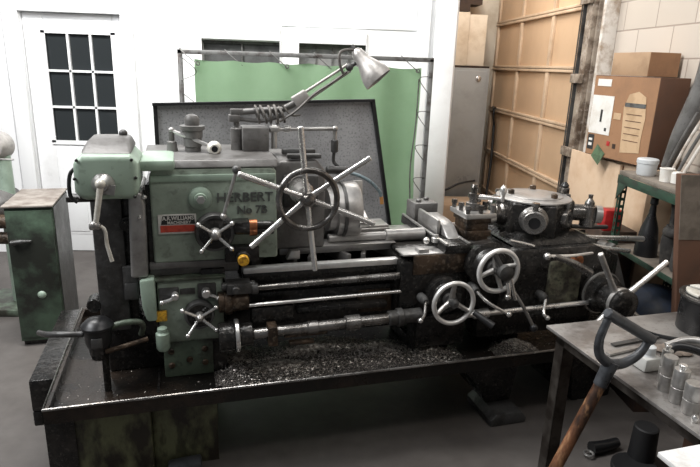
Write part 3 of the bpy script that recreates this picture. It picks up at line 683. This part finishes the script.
P(bb().box((1.55,.12,.44),(1.80,.24,.60)).box((1.86,.12,.46),(2.5,.28,.62)),'apron_lower','iron',.01)
P(bb().box((1.56,.18,.376),(1.75,.5,.44)),'bed_foot','iron',.01)

# ---- turret saddle and hex turret
P(bb().prism([(1.95,.60),(1.95,.86),(2.02,.90),(2.46,.90),(2.60,.84),(2.60,.60)],'y',.10,.66),'turret_saddle','iron',.014)
P(bb().frus((2.03,.14),(2.50,.60),(2.10,.20),(2.42,.54),.90,.945),'saddle_top','iron',.01)
tc = V((2.255,.37,0)); hexp = []
for k in range(6):
    a = math.radians(60*k+30); hexp.append((tc.x+.205*math.cos(a), tc.y+.205*math.sin(a)))
TU = P(bb().prism(hexp,'z',.91,1.085),'turret','iron',.015,seg=3)
P(bb().lathe((tc.x,tc.y,1.085),(0,0,1),[(0,.186),(.006,.186),(.009,.180),(.011,.146),(.013,.142),(.016,.141),(.018,.137),(.021,.06),(.022,.02)],48),'turret_cap','sleeve',par=TU,label='light scuffed round turret cap')
for a in (60,170,290): 
    a = math.radians(a); P(bb().lathe((tc.x+.12*math.cos(a),tc.y+.12*math.sin(a),1.102),(0,0,1),[(0,.016),(.02,.016),(.024,.01)],8),'cap_bolt','rust_iron',par=TU)
def bore(k, L_, ro, name='tool_socket', m='steel_oily'):
    a = math.radians(60*k); d = V((math.cos(a),math.sin(a),0)); p = V((tc.x,tc.y,1.01))+d*.17
    o = P(bb().lathe(p,d,[(0,ro*1.25),(.02,ro*1.22),(.03,ro),(L_,ro),(L_+.004,ro*.92)],28).ring(p+d*(L_+.004),d,ro*.5,ro*.92,.006,28),name,m,par=TU)
    P(bb().lathe(p+d*(L_+.001),d,[(0,ro*.5),(.005,ro*.5)],20),'bore','black',par=TU)
    P(bb().lathe(p+d*(L_*.55)+V((0,0,ro*.9)),(0,0,1),[(0,.014),(.022,.014),(.023,.02),(.04,.018)],8),'set_screw','steel_oily',par=TU)
    return p+d*L_
bore(-2,.075,.056,m='steel_oily'); bore(3,.05,.05); bore(1,.05,.05); bore(2,.05,.05); bore(0,.05,.05)
bore(-1,.02,.04)
P(bb().lathe((2.36,.325,1.02),(.93,-.37,0),[(0,.05),(.03,.05),(.035,.042),(.14,.042)],24),'boring_arm','steel_oily')
P(bb().lathe((2.510,.26,.955),(0,0,1),[(0,.038),(.10,.038),(.105,.024),(.12,.024),(.14,.010),(.16,.012)],20),'boring_holder','steel_oily')
P(bb().ring((2.54,.25,1.015),(.93,-.37,0),.02,.045,.03,24),'holder_ring','steel_dull'); P(bb().ccyl((2.47,.42,1.0),(2.47,.42,1.12),.026),'stud','steel_oily')
P(bb().lathe((2.47,.42,1.12),(0,0,1),[(0,.018),(.01,.022),(.025,.012),(.03,.004)],14),'stud_knob','black')
# clamps and long levers on the right
P(bb().tube([(2.38,.20,.925),(2.56,.20,.905),(2.82,.20,.885)],[.011,.015],12),'indexing_lever','steel')
P(bb().tube([(2.38,.18,.905),(2.52,.16,.87),(2.70,.15,.842)],[.017,.012],12),'clamp_lever','steel')
P(bb().tube([(2.45,.40,.92),(2.60,.40,.905),(2.80,.45,.88)],.012,10),'indexing_lever','iron_mid')
P(bb().tube([(2.15,.05,.880),(2.28,.05,.875),(2.42,.08,.87)],.008,8).sph((2.15,.05,.88),.018),'stop_bar','steel')
P(bb().box((2.20,.085,.60),(2.39,.5,.84)),'turret_apron','mottled',.02,label='mottled oily green turret apron')
P(bb().box((2.46,.30,.60),(2.64,.5,.87)),'apron_end','mottled',.02)
P(bb().ccyl((2.33,.05,.845),(2.33,.09,.845),.026),'round_badge','copper')
P(bb().tube([(2.19,.05,.878),(2.28,.03,.845),(2.38,.03,.79)],[.013,.022],14),'throttle_arm','steel_oily')
cw = P(bb().lathe((2.50,.12,.665),(0,-1,0),[(-.24,.085),(-.235,.098),(-.14,.10),(-.135,.088),(-.06,.088),(-.05,.10),(.0,.102),(.03,.105),(.06,.10),(.065,.092),(.10,.088),(.105,.07),(.15,.066),(.155,.072),(.22,.070),(.23,.055),(.235,.02)],40),'capstan_hub','iron')
P(bb().ring((2.50,-.055,.665),(0,-1,0),.068,.074,.02).ring((2.50,.075,.665),(0,-1,0),.10,.108,.012),'hub_band','steel_dull',par=cw)
for a, L_ in ((122,.30),(40,.30),(222,.30),(-35,.28)):
    a = math.radians(a); d = V((math.cos(a),-.05,math.sin(a))).normalized(); p = V((2.50,-.05,.665))
    P(bb().tube([p+d*.05,p+d*.15],[.018,.013],10,1).ccyl(p+d*.15,p+d*L_,.0135,.003,14),'capstan_handle','steel_dull' if a<3 and a>1 else 'steel',par=cw)
P(bb().obox((2.66,.20,.72),(.045,.10,.34),(1,0,.45)),'support_arm','iron_grey',.006)

# ================================================================== WORK LAMP
WL = thing('work_lamp','grey bell-shade work lamp on a cable-wrapped arm above the headstock','lamp',(.785,.48,1.32),'M')
bb().lathe((.785,.48,1.32),(0,0,1),[(0,.026),(.095,.026),(.10,.020),(.105,.012),(.13,.012)],24).ob('base','iron_grey',WL)
bb().box((.752,.46,1.445),(.80,.50,1.475)).box((.76,.465,1.475),(.815,.495,1.50)).ob('swivel','iron_grey',WL,bev=.004)
am = bb(); am.tube([(.79,.48,1.485),(.90,.47,1.495),(.985,.46,1.50)],.014,10); am.tube([(.80,.48,1.455),(.90,.47,1.45),(.985,.46,1.475)],.009,8)
am.tube([(.985,.46,1.50),(1.03,.45,1.525),(1.07,.45,1.55)],.015,10)
am.ob('lower_arm','iron_grey',WL)
bb().obox((1.065,.45,1.55),(.07,.04,.05),(1,0,.6)).ob('elbow_clamp','lamp_grey',WL,bev=.005)
ua = bb(); ua.cyl((1.06,.45,1.562),(1.275,.45,1.70),.0065,n=10); ua.cyl((1.08,.45,1.532),(1.29,.45,1.675),.0065,n=10)
ua.ob('upper_arm','lamp_grey',WL)
cbm = bb()
for k in range(5):
    x = .875+k*.027; cbm.torus((x,.465,1.478),(1,0,.25+.15*math.sin(k*2)),.038+.006*math.sin(k*3),.0055,26,6)
cbm.tube([(.98,.44,1.52),(1.02,.43,1.48),(1.06,.43,1.48)],.0055,6); cbm.tube([(.97,.44,1.45),(1.04,.42,1.50),(1.12,.43,1.57),(1.2,.44,1.62),(1.27,.44,1.67)],.006,6)
cbm.tube([(1.255,.44,1.66),(1.235,.43,1.70),(1.235,.43,1.75),(1.28,.44,1.765),(1.325,.45,1.755)],.006,6)
cbm.ob('cable','cable',WL)
bb().sph((1.285,.45,1.69),.018,n=10).cyl((1.285,.45,1.69),(1.33,.45,1.72),.009,n=10).ob('shade_joint','iron_mid',WL)
d = (V((1.408,.40,1.64))-V((1.315,.45,1.755))); Ld = d.length
sh = bb().lathe((1.315,.45,1.755),d,[(-.012,.016),(0,.026),(Ld*.1,.030),(Ld*.32,.034),(Ld*.45,.042),(Ld*.68,.058),(Ld*.88,.066),(Ld,.066),(Ld*.97,.060),(Ld*.7,.052),(Ld*.45,.034)],32)
sh.ob('lamp_shade','lamp_grey',WL)
bb().cyl(V((1.315,.45,1.755))-d.normalized()*.035,V((1.315,.45,1.755))-d.normalized()*.01,.011,n=12).ob('socket','iron_mid',WL)
bb().sph(V((1.315,.45,1.755))+d*.72,.028).ob('bulb','clear_plastic',WL)

# ================================================================== SWARF
def heap(b, cx, cy, rx, ry, h, n=22):
    g = []
    for i in range(n+1):
        row = []
        for j in range(n+1):
            u, v = -1+2*i/n, -1+2*j/n; rr = math.sqrt(u*u+v*v)
            z = .3755 + h*max(0,1-rr)**1.3*(.7+.6*random.random()) + (.0 if rr>1 else .004*random.random())
            row.append(b.bm.verts.new((cx+u*rx, cy+v*ry, z if rr < 1 else .3752)))
        g.append(row)
    for i in range(n):
        for j in range(n):
            if sum(1 for q in (g[i][j],g[i+1][j],g[i+1][j+1],g[i][j+1]) if q.co.z > .3753) > 1: b.bm.faces.new((g[i][j],g[i+1][j],g[i+1][j+1],g[i][j+1]))
hp = bb(); HE = [(.92,.15,.28,.15,.045),(1.10,.26,.35,.2,.05),(1.42,.22,.22,.15,.035),(1.64,.15,.16,.13,.05),(2.08,.12,.12,.11,.05),(.75,.3,.12,.2,.03)]
for q in HE: heap(hp,*q)
bmesh.ops.delete(hp.bm, geom=[v for v in hp.bm.verts if not v.link_faces], context='VERTS')
o = hp.ob('swarf_heap','pile',fr='M',org=(1.2,.2,.3755)); tag(o,'low heaps of packed metal swarf lying in the lathe tray','metal shavings',kind='stuff')
ck = bb()
def chip(x, y, z, s):
    a = random.uniform(0,2*PI); t = random.uniform(-.9,.9); d = V((math.cos(a),math.sin(a),t*.5))*s; w = V((-math.sin(a),math.cos(a),random.uniform(-.8,.8)))*s*.35
    p = V((x,y,z)); up = V((0,0,s*.4*random.random()))
    v = [ck.bm.verts.new(q) for q in (p-d-w,p-d+w,p+w+up,p-w+up,p+d+w,p+d-w)]
    ck.bm.faces.new((v[0],v[1],v[2],v[3])); ck.bm.faces.new((v[3],v[2],v[4],v[5]))
for (cx,cy,rx,ry,h) in HE:
    for _ in range(int(3000*rx*ry/.03)):
        r = abs(random.gauss(0,.42)); a = random.uniform(0,2*PI)
        x, y = cx+rx*r*math.cos(a), cy+ry*r*math.sin(a)
        if not (.03 < y < .9): continue
        chip(x, y, .379+h*max(0,1-r)**1.3+random.random()*.008, random.uniform(.002,.0055))
for _ in range(420): chip(random.uniform(.03,2.6),random.uniform(.03,.5),.379,random.uniform(.0012,.003))
o = ck.ob('metal_shavings','chips',fr='M',org=(1.2,.2,.3755)); tag(o,'bright curled steel chips strewn over the oily lathe tray','metal shavings',kind='stuff')
for e_ in o.data.polygons: e_.use_smooth = False

# ================================================================== LEFT: CABINET AND NEIGHBOUR MACHINE
EC = thing('electrical_cabinet','green steel electrical cabinet left of the lathe with dusty top','cabinet',(-.31,1.65,0),'M')
bb().box((-.435,1.45,.03),(-.185,1.90,.862)).ob('body','cab_green',EC,bev=.006)
bb().box((-.43,1.435,.06),(-.19,1.45,.845)).ob('door','cab_green',EC,bev=.003)
bb().box((-.184,1.46,.04),(-.180,1.89,.855)).ob('side_panel','iron_mid',EC)  # added dark sheet: shade on the cabinet's right side put into colour
bb().box((-.445,1.43,.863),(-.178,1.91,.874)).ob('top','cab_top',EC,bev=.002)
bb().box((-.425,1.47,0),(-.195,1.89,.03)).ob('plinth','iron',EC)
bb().lathe((-.29,1.435,.33),(0,-1,0),[(0,.024),(.006,.02),(.012,.01)],20).ob('lock','green_light',EC)
bb().tube([(-.41,1.42,.66),(-.36,1.415,.668),(-.31,1.428,.665)],[.018,.007],10).ob('latch','iron_mid',EC)
NM = thing('drill_press','edge of a green bench drill with round grey pulley guard','machine',(-2.0,3.9,0))
bb().cyl((-2.02,3.9,.03),(-2.02,3.9,1.06),.05).ob('column','green_light',NM)
bb().lathe((-2.045,3.85,1.12),(0,-1,0),[(-.12,.07),(-.1,.09),(0,.09),(.03,.07),(.035,.04),(.06,.03)],32).ob('pulley_guard','lamp_grey',NM)
bb().lathe((-2.05,3.78,.74),(0,-1,0),[(-.2,.10),(0,.10),(.03,.08),(.06,.05)],28).ob('motor','iron_grey',NM)
bb().ccyl((-2.05,3.72,.66),(-1.93,3.72,.66),.045).ccyl((-2.05,3.72,.55),(-1.91,3.72,.55),.04).ob('spindle','rust_iron',NM)
bb().cyl((-2.0,3.8,1.05),(-1.90,3.8,1.05),.006).ob('pin','steel_dull',NM)
bb().box((-2.25,3.7,0),(-1.95,4.1,.05)).ob('base','green_dark',NM,bev=.01)

# ================================================================== RIGHT: SHELF AND BOXES
SF = thing('shelf_unit','green slotted-angle shelf against the block wall with dusty top','shelf',(1.95,2.9,0))
s = bb()
bb().prism([(1.80,2.50),(2.23,2.50),(2.23,3.25),(1.80,3.25)],'z',1.135,1.16).ob('shelf_top','shelf_top',SF,bev=.003)
def leg(x,y):
    l = bb()
    for a, b in ((0,.010),(.024,.034)): l.box((x,y+a,0),(x+.003,y+b,1.135)); l.box((x+a,y,0),(x+b,y+.003,1.135))
    for k in range(26):
        z = .02+k*.044; l.box((x,y+.009,z),(x+.003,y+.025,z+.018)); l.box((x+.009,y,z),(x+.025,y+.003,z+.018))
    l.ob('leg','shelf_green',SF)
for x,y in ((1.80,3.20),(1.80,2.50),(2.185,3.20),(2.185,2.50)): leg(x,y)
bb().box((1.795,2.50,1.085),(1.80,3.25,1.135)).box((1.80,2.50,1.085),(2.23,2.505,1.135)).prism([(3.24,1.09),(3.14,1.09),(3.24,.99)],'x',1.794,1.799).box((1.795,2.5,.70),(1.80,3.25,.73)).ob('side_rail','shelf_green',SF,bev=.001)
bb().box((1.81,2.51,.70),(2.23,3.24,.715)).ob('lower_shelf','shelf_top',SF)
# things on the lower shelf
o = bb().lathe((1.90,3.02,.716),(0,0,1),[(0,.062),(.06,.060),(.16,.045),(.24,.020),(.29,.015),(.30,.022),(.33,.020),(.335,.006)],20).ob('grease_gun','black',org=(1.9,3.02,.716)); tag(o,'tall black cone-shaped bottle standing on the green shelf','bottle')
g1 = bb().tube([(1.93,2.84,.717),(1.92,2.85,.85),(1.93,2.84,.93)],.045,10).sph((1.93,2.84,.90),.06,(1,1,.7)).tube([(1.93,2.86,.92),(1.93,2.87,1.0),(1.92,2.88,1.05)],[.024,.012],8).tube([(1.93,2.82,.92),(1.93,2.80,.99),(1.93,2.79,1.03)],[.022,.012],8).ob('work_gloves','cloth_black',org=(1.93,2.84,.717)); tag(g1,'dark work gloves bunched up beside the cone bottle','gloves')
o = bb().box((1.87,2.56,.716),(2.08,2.76,.86)).box((1.90,2.60,.86),(2.05,2.72,.93)).ob('parts_bin','iron_mid',org=(1.95,2.66,.716),bev=.02); tag(o,'dark grimy parts bin on the green shelf near the gloves','bin')
# red box and hardboard on the wall
o = bb().box((1.77,3.27,.781),(1.88,3.36,.91)).ob('red_box','red',org=(1.82,3.31,.781),bev=.006); tag(o,'small red metal box on the wooden crate left of the green shelf','box')
o = bb().box((1.76,3.265,0),(1.985,3.55,.78)).ob('wooden_crate','brown_dark',org=(1.85,3.4,0),bev=.006); tag(o,'dark wooden crate on the floor under the red box','crate')
o = bb().box((1.99,3.60,0),(2.01,4.33,1.135)).ob('hardboard_sheet','ply_pale',org=(2.0,3.9,0),bev=.002); tag(o,'pale hardboard sheet standing below the big cardboard box','board')
o = bb().box((2.02,3.3,0),(2.23,4.05,1.150)).ob('pallet_stack','ply_pale',org=(2.2,3.7,0),bev=.004); tag(o,'pale wooden packing case behind the hardboard sheet','packing case')
# big carton, rotated
BR = math.radians(12.5)
def rbox(o_, ang, L_, W_, z0, z1, b=None):
    """carton whose near corner is o_, long side going back-left, short side going right"""
    b = b or bb(); b.box((o_[0],o_[1],z0),(o_[0]+W_,o_[1]+L_,z1),rot=ang,piv=(o_[0],o_[1],z0)); return b
NC = (1.995,3.32)
CT = thing('cardboard_box','large brown cardboard box with taped papers and black print','cardboard box',(NC[0],NC[1],1.162))
rbox(NC,math.radians(9),.61,.205,1.163,1.688).ob('carton','card_dark',CT,bev=.003)  # body in the shaded brown; the lit face is a lighter sheet
a9 = math.radians(9); ux = V((-math.sin(a9),math.cos(a9),0)); nx_ = V((-math.cos(a9),-math.sin(a9),0))
def onface(name, s0, s1, z0, z1, m, off=.002, shp=None, tilt=0.):
    """sheet on the carton's long left face; s measured back from the near corner"""
    b = bb(); o0 = V((NC[0],NC[1],0))+nx_*off
    pts = shp or [(s0,z0),(s1,z0),(s1,z1),(s0,z1)]
    cx = (s0+s1)/2; cz = (z0+z1)/2; P_ = []
    for q in pts:
        dx, dz = q[0]-cx, q[1]-cz
        P_.append(o0 + ux*(cx+dx*math.cos(tilt)-dz*math.sin(tilt)) + V((0,0,cz+dx*math.sin(tilt)+dz*math.cos(tilt))))
    A = [b.bm.verts.new(p) for p in P_]; C_ = [b.bm.verts.new(p+nx_*.0015) for p in P_]; n = len(A)
    b.bm.faces.new(A); b.bm.faces.new(C_)
    for i in range(n): b.bm.faces.new((A[i],A[(i+1)%n],C_[(i+1)%n],C_[i]))
    return b.ob(name,m,CT)
onface('carton_face',.003,.605,1.168,1.684,'card',.0003)
onface('white_sheet',.38,.60,1.31,1.56,'paper',.003)
onface('kraft_sheet',.07,.27,1.24,1.60,'kraft',.003,shp=[(.075,1.24),(.25,1.22),(.26,1.35),(.275,1.50),(.24,1.58),(.16,1.60),(.09,1.57),(.07,1.45),(.08,1.33)])
onface('printed_strip',.08,.265,1.505,1.53,'frame_metal',.005)
onface('shipping_label',.43,.57,1.62,1.665,'paper',.003); onface('sticker',.29,.36,1.42,1.46,'kraft',.003)
for z in (1.46,1.42,1.38,1.34,1.30): onface('printed_line',.10,.24,z,z+.004,'card_dark',.005)
onface('printed_mark',.475,.495,1.39,1.47,'ink',.005); onface('printed_code',.415,.435,1.335,1.355,'ink',.005)
onface('printed_symbol',.53,.595,1.20,1.30,'ink',.002)
onface('printed_symbol',.545,.58,1.225,1.245,'paper',.004); onface('printed_symbol',.545,.58,1.26,1.275,'paper',.004)
onface('sticker_dot',.36,.39,1.245,1.275,'red',.003); onface('sticker_dot',.30,.33,1.235,1.265,'brown_dark',.003)
onface('green_card',.41,.51,1.125,1.225,'green_card',.006,tilt=.55)
# small carton on top
SC = thing('cardboard_box','small tan cardboard box lying on top of the large one','cardboard box',(2.06,3.5,1.69))
rbox((2.01,3.50),math.radians(7),.36,.21,1.690,1.832).ob('carton','card_light',SC,bev=.003)
b9 = bb().box((2.012,3.4975,1.692),(2.215,3.4995,1.830),rot=math.radians(7),piv=(2.01,3.50,0)); b9.ob('end_panel','card',SC)
# tub and cup
tu = thing('plastic_tub','round white plastic tub on the green shelf','tub',(1.87,3.10,1.161))
bb().lathe((1.87,3.10,1.161),(0,0,1),[(0,.046),(.01,.051),(.066,.054)],28).ob('body','white_plastic',tu)
bb().lathe((1.87,3.10,1.228),(0,0,1),[(0,.057),(.020,.057),(.025,.052),(.027,.04)],28).ob('lid','white_plastic',tu)
o = bb().lathe((1.87,2.91,1.161),(0,0,1),[(0,.030),(.06,.035),(.07,.038),(.072,.03),(.02,.026)],18).lathe((1.90,2.87,1.161),(0,0,1),[(0,.024),(.05,.028),(.06,.02)],18).ob('paper_cup','paper',org=(1.87,2.91,1.161)); tag(o,'small crumpled white cup beside the white tub','cup')
# leaning boards and tube
LB = thing('rolled_tarp','long grey rolled tarp leaning on the wall behind the tub','rolled tarp',(2.1,3.05,1.16))
bb().tube([(2.02,3.16,1.20),(2.04,3.10,1.40),(2.08,3.02,1.65),(2.10,2.98,1.85)],[.03,.10],16).ob('roll','iron_grey',LB)
for k in range(4):
    o = bb().tube([(1.965+.016*k,3.08-.028*k,1.175),(1.985+.02*k,3.02-.03*k,1.36),(2.01+.022*k,2.96-.032*k,1.52)],.009,8,4).ob('wooden_stick','post_white' if k%2 else 'iron_grey',org=(2,3.1,1.163)); tag(o,'thin grey stick leaning with others beside the white tub','stick','sticks leaning beside the white tub')
# large brown box at right edge
BX = thing('cardboard_sheet','tall brown cardboard slab with grey upper part at the right picture edge','cardboard',(1.9,2.46,0))
bb().prism([(1.84,0),(2.2,0),(2.2,1.28),(1.635,1.28)],'y',2.44,2.48).ob('board','card_dark',BX,bev=.004)
bb().prism([(1.683,.98),(2.2,.98),(2.2,1.28),(1.635,1.28)],'y',2.436,2.4395).ob('grey_band','shelf_top',BX)  # thin grey sheet over the upper part of the slab
o = bb().sph((1.92,2.85,.40),.20,(.9,1.1,.95),24).sph((1.88,2.72,.28),.18,(.9,1.,1.1),20).sph((1.86,2.98,.27),.17,(.9,1,1.2),20).ob('cloth_bundle','tarp',org=(1.9,2.85,.1)); tag(o,'dark navy cloth bundle heaped under the green shelf','cloth')
o = bb().box((1.70,2.55,0),(2.3,3.2,.09)).ob('floor_pallet','brown_dark',org=(2,2.8,0)); tag(o,'dark wooden pallet on the floor under the navy cloth bundle','pallet')

# ================================================================== FRONT BENCH
BN = thing('workbench','bare steel topped workbench in the right foreground','bench',(2.4,-.7,0),'M')
BX0, BX1, BY0, BY1 = 1.885, 3.0, -1.09, -.363
bb().box((BX0,BY0,.738),(BX1,BY1,.75)).ob('top','bench',BN,bev=.001)
bb().box((BX0+.03,BY0+.03,.69),(BX0+.036,BY1-.03,.738)).box((BX0+.03,BY1-.036,.69),(BX1-.02,BY1-.03,.738)).ob('apron','bench_edge',BN)
for x,y in ((BX0+.03,BY1-.08),(BX1-.08,BY1-.08),(BX1-.08,BY0+.04)):
    bb().box((x,y,0),(x+.05,y+.005,.738)).box((x,y,0),(x+.005,y+.05,.738)).ob('leg','bench_edge',BN)
o = bb().box((2.32,-1.02,0),(2.85,-.68,.46)).ob('storage_box','card_dark',fr='M',org=(2.7,-.75,0),bev=.004); tag(o,'dark brown box standing on the floor under the workbench','box')
W2 = thing('side_table','white topped low table at the bottom right corner','table',(2.0,-1.4,0),'M')
bb().box((1.715,-1.75,.735),(2.6,-1.112,.75)).ob('top','paint_white',W2,bev=.002)
bb().box((1.74,-1.14,0),(1.78,-1.135,.735)).box((1.74,-1.18,0),(1.745,-1.14,.735)).ob('leg','bench_edge',W2)
bb().box((2.5,-1.7,0),(2.55,-1.65,.735)).ob('leg','bench_edge',W2)
# black can with segmented lid
CN = thing('round_canister','black round canister with pale segmented lid on the bench','canister',(2.5,-.52,.75),'M')
cc = V((2.475,-.535,.751))
bb().lathe(cc,(0,0,1),[(0,.098),(.004,.10),(.128,.10),(.131,.105),(.139,.108),(.145,.105)],40).ob('body','black',CN)
bb().ring(cc+V((0,0,.139)),(0,0,1),.092,.109,.008,40).ob('rim','steel_oily',CN)
bb().lathe(cc+V((0,0,.143)),(0,0,1),[(0,.092),(.006,.092)],40).ob('lid','black',CN)
for k in range(4):
    b = bb(); a0 = k*PI/2+.35; pts = [(cc.x+.02*math.cos(a0+PI/4),cc.y+.02*math.sin(a0+PI/4))]
    for j in range(9):
        a = a0+.12+(PI/2-.24)*j/8; pts.append((cc.x+.087*math.cos(a),cc.y+.087*math.sin(a)))
    b.prism(pts,'z',cc.z+.149,cc.z+.158).ob('lid_segment','cream',CN,bev=.002)
# small bottle
BT = thing('plastic_bottle','square milky plastic bottle by the shovel grip on the bench','bottle',(2.02,-.73,.75),'M')
bb().box((1.985,-.765,.751),(2.055,-.695,.80)).ob('body','clear_plastic',BT,bev=.010)
bb().lathe((2.02,-.73,.80),(0,0,1),[(0,.026),(.008,.022),(.01,.024),(.03,.023),(.033,.018)],20).ob('cap','white_plastic',BT)
# steel cylinders
def cylpiece(x, y, r, h, label, knob=True, tilt=0, nm='steel_plug'):
    t = thing(nm,label,'metal cylinder',(x,y,.751),'M','turned steel pieces on the bench')
    bb().lathe((x,y,.751),(0,0,1),[(0,r*.93),(.004,r*.96),(h*.45,r*.96),(h*.46,r*.9),(h*.48,r*.9),(h*.5,r*.98),(h-.003,r*.98),(h,r*.93)],28).ob('body','steel_dull',t)
    if knob: bb().lathe((x,y,.751+h),(0,0,1),[(0,r*.5),(.006,r*.45),(.014,r*.5),(.016,r*.4)],20).ob('knob','steel',t)
    return t
cylpiece(1.975,-.862,.0225,.115,'tall bright steel plug standing nearest the milky bottle',False)
cylpiece(2.01,-.815,.0165,.110,'slim steel plug half hidden behind the tall flat-topped one',True)
cylpiece(1.958,-.925,.0235,.108,'steel plug with a raised round knob in the middle of the row',True)
cylpiece(1.950,-.982,.026,.095,'wide dull steel plug closest to the right picture edge',False)
o = bb().lathe((1.925,-1.025,.751),(0,0,1),[(0,.010),(.012,.011),(.02,.006)],14).ob('steel_button','steel',fr='M',org=(1.99,-1.05,.751)); tag(o,'tiny shiny steel button in front of the wide dull plug','button')
# pliers / handles
PL = thing('hand_tool','black rubber handled tool with silver top behind the steel plugs','tool',(2.2,-.85,.75),'M')
bb().tube([(2.06,-.76,.80),(2.11,-.76,.835),(2.18,-.84,.825),(2.19,-.94,.77)],.016,12).ob('black_handle','black',PL)
bb().tube([(2.09,-.73,.825),(2.17,-.76,.85),(2.29,-.86,.835)],[.011,.017],12).ob('silver_handle','steel_dull',PL)
o = bb().tube([(2.20,-.92,.80),(2.17,-.97,.815),(2.16,-1.0,.79),(2.17,-1.02,.758)],.004,6).tube([(2.22,-.90,.765),(2.3,-1.0,.765)],.02,8).ob('twine','curtain',fr='M',org=(2.2,-1,.75)); tag(o,'short green string beside the black handled tool','string')
# files, scraper and rag
o = bb().obox((2.02,-.62,.757),(.14,.018,.008),(1,.15,0)).ob('steel_rule','steel_dull',fr='M',org=(2.02,-.62,.752)); tag(o,'short flat steel bar lying inside the shovel grip','steel bar')
o = bb().obox((2.13,-.56,.755),(.22,.02,.006),(1,.1,0)).ob('steel_strip','iron_mid',fr='M',org=(2.13,-.58,.752)); tag(o,'thin dark strip on the bench beyond the shovel grip','strip')
o = bb().tube([(2.20,-.48,.765),(2.24,-.54,.757),(2.30,-.60,.757)],[.005,.009],8).ob('scriber','black',fr='M',org=(2.24,-.54,.752)); tag(o,'small black pointed scriber lying left of the canister','scriber')
rg = bb()
for k in range(9): rg.sph((2.20+random.uniform(-.06,.07),-.66+random.uniform(-.03,.04),.757),.028,(1.2,1,.35),10)
o = rg.ob('rag','rag',fr='M',org=(2.2,-.66,.752)); tag(o,'crumpled tan rag lying beside the black canister','rag')

# ================================================================== SHOVEL
SV = thing('shovel','shovel with blue-grey D-grip and worn wooden shaft leaning on the bench','shovel',(1.62,-.75,.0),'M')
YS_ = -.80
def sp(x,z,y=0): return V((x,YS_+y,z))
bb().tube([sp(1.53,.06,.03),sp(1.66,.418,.015),sp(1.79,.775,0)],[.0205,.0185],16).ob('shaft','wood_worn',SV)
bb().tube([sp(1.782,.755),sp(1.798,.80),sp(1.812,.835)],[.0215,.024],16).ob('socket','grip',SV)
gp = bb()
gp.tube([sp(1.805,.825),sp(1.762,.865),sp(1.752,.92),sp(1.772,.99)],[.017,.012],12)
gp.tube([sp(1.810,.825),sp(1.862,.825),sp(1.912,.85),sp(1.942,.895)],[.018,.012],12)
gp.ccyl(sp(1.762,1.006),sp(1.955,.893),.0175,.004,20)
gp.ob('d_grip','grip',SV)
bb().prism([(1.44,.006),(1.62,.006),(1.62,.17),(1.56,.22),(1.49,.17)],'y',-.798,-.790).ob('blade','iron_mid',SV)
# ================================================================== FLOOR ITEMS
DR = thing('black_drum','black open cylinder standing on the floor by the bench','drum',(2.4,-.36,0),'M')
bb().lathe((2.50,-.345,.03),(0,0,1),[(0,.058),(.15,.052),(.155,.046)],28).ob('body','floor_black',DR)
bb().ccyl((2.42,-.40,.0),(2.42,-.40,.03),.10).ob('base','floor_black',DR)
HT = thing('air_nozzle','black bottle-shaped tool lying on the floor beside the drum','tool',(2.3,-.26,0),'M')
bb().tube([(2.31,-.245,.03),(2.38,-.245,.03),(2.46,-.235,.03)],[.03,.022],14).ob('handle','black',HT)
bb().torus((2.285,-.262,.018),(0,0,1),.02,.006,18,6).ob('clip','steel_dull',HT)

# ================================================================== CAMERA
f = 578.2; pch = math.radians(16.254); rol = math.radians(1.93); yr = math.radians(4.034)
c, s = math.cos(pch), math.sin(pch); cr, sr = math.cos(rol), math.sin(rol)
R0 = V((cr, sr*s, sr*c)); U0 = V((-sr, cr*s, cr*c)); F0 = V((0,c,-s)); Rz = Matrix.Rotation(-yr,3,'Z')
R0, U0, F0 = Rz@R0, Rz@U0, Rz@F0
cam = bpy.data.cameras.new('camera'); co = bpy.data.objects.new('camera',cam); COL.objects.link(co)
cam.sensor_width = 36; cam.lens = f/700*36; cam.clip_start = .05
m4 = Matrix((( R0.x,U0.x,-F0.x,0),(R0.y,U0.y,-F0.y,0),(R0.z,U0.z,-F0.z,1.7),(0,0,0,1)))
co.matrix_world = m4; S.camera = co

# ================================================================== LIGHT
def area(name, loc, aim, sx, sy, e, col=(1,1,1)):
    l = bpy.data.lights.new(name,'AREA'); l.shape = 'RECTANGLE'; l.size = sx; l.size_y = sy; l.energy = e; l.color = col
    o = bpy.data.objects.new(name,l); COL.objects.link(o); o.location = loc
    o.rotation_euler = (V(aim)-V(loc)).to_track_quat('-Z','Y').to_euler(); return o
area('ceiling_light',(-1.2,2.75,3.7),(-.8,4.6,.9),3.2,.5,205,(1,.99,.97))
area('ceiling_light',(-2.6,1.6,3.3),(.2,2.8,.8),1.6,.7,92,(.97,.98,1))
area('ceiling_light',(1.2,5.2,3.6),(2.2,5.8,1.0),1.2,1.0,66,(1,.955,.90))
area('ceiling_light',(1.2,.9,3.6),(1.2,2.4,.7),2.2,.3,24,(1,.97,.93))
w = bpy.data.worlds.new('world'); S.world = w; w.use_nodes = True
w.node_tree.nodes['Background'].inputs[0].default_value = (.93,.96,1,1); w.node_tree.nodes['Background'].inputs[1].default_value = .13
S.view_settings.view_transform = 'Standard'; S.view_settings.look = 'None'; S.view_settings.gamma = 1; S.view_settings.exposure = 0.0; S.view_settings.use_curve_mapping = False
for o in bpy.data.objects:
    for k in ('_org','_fr'):
        if k in o: del o[k]
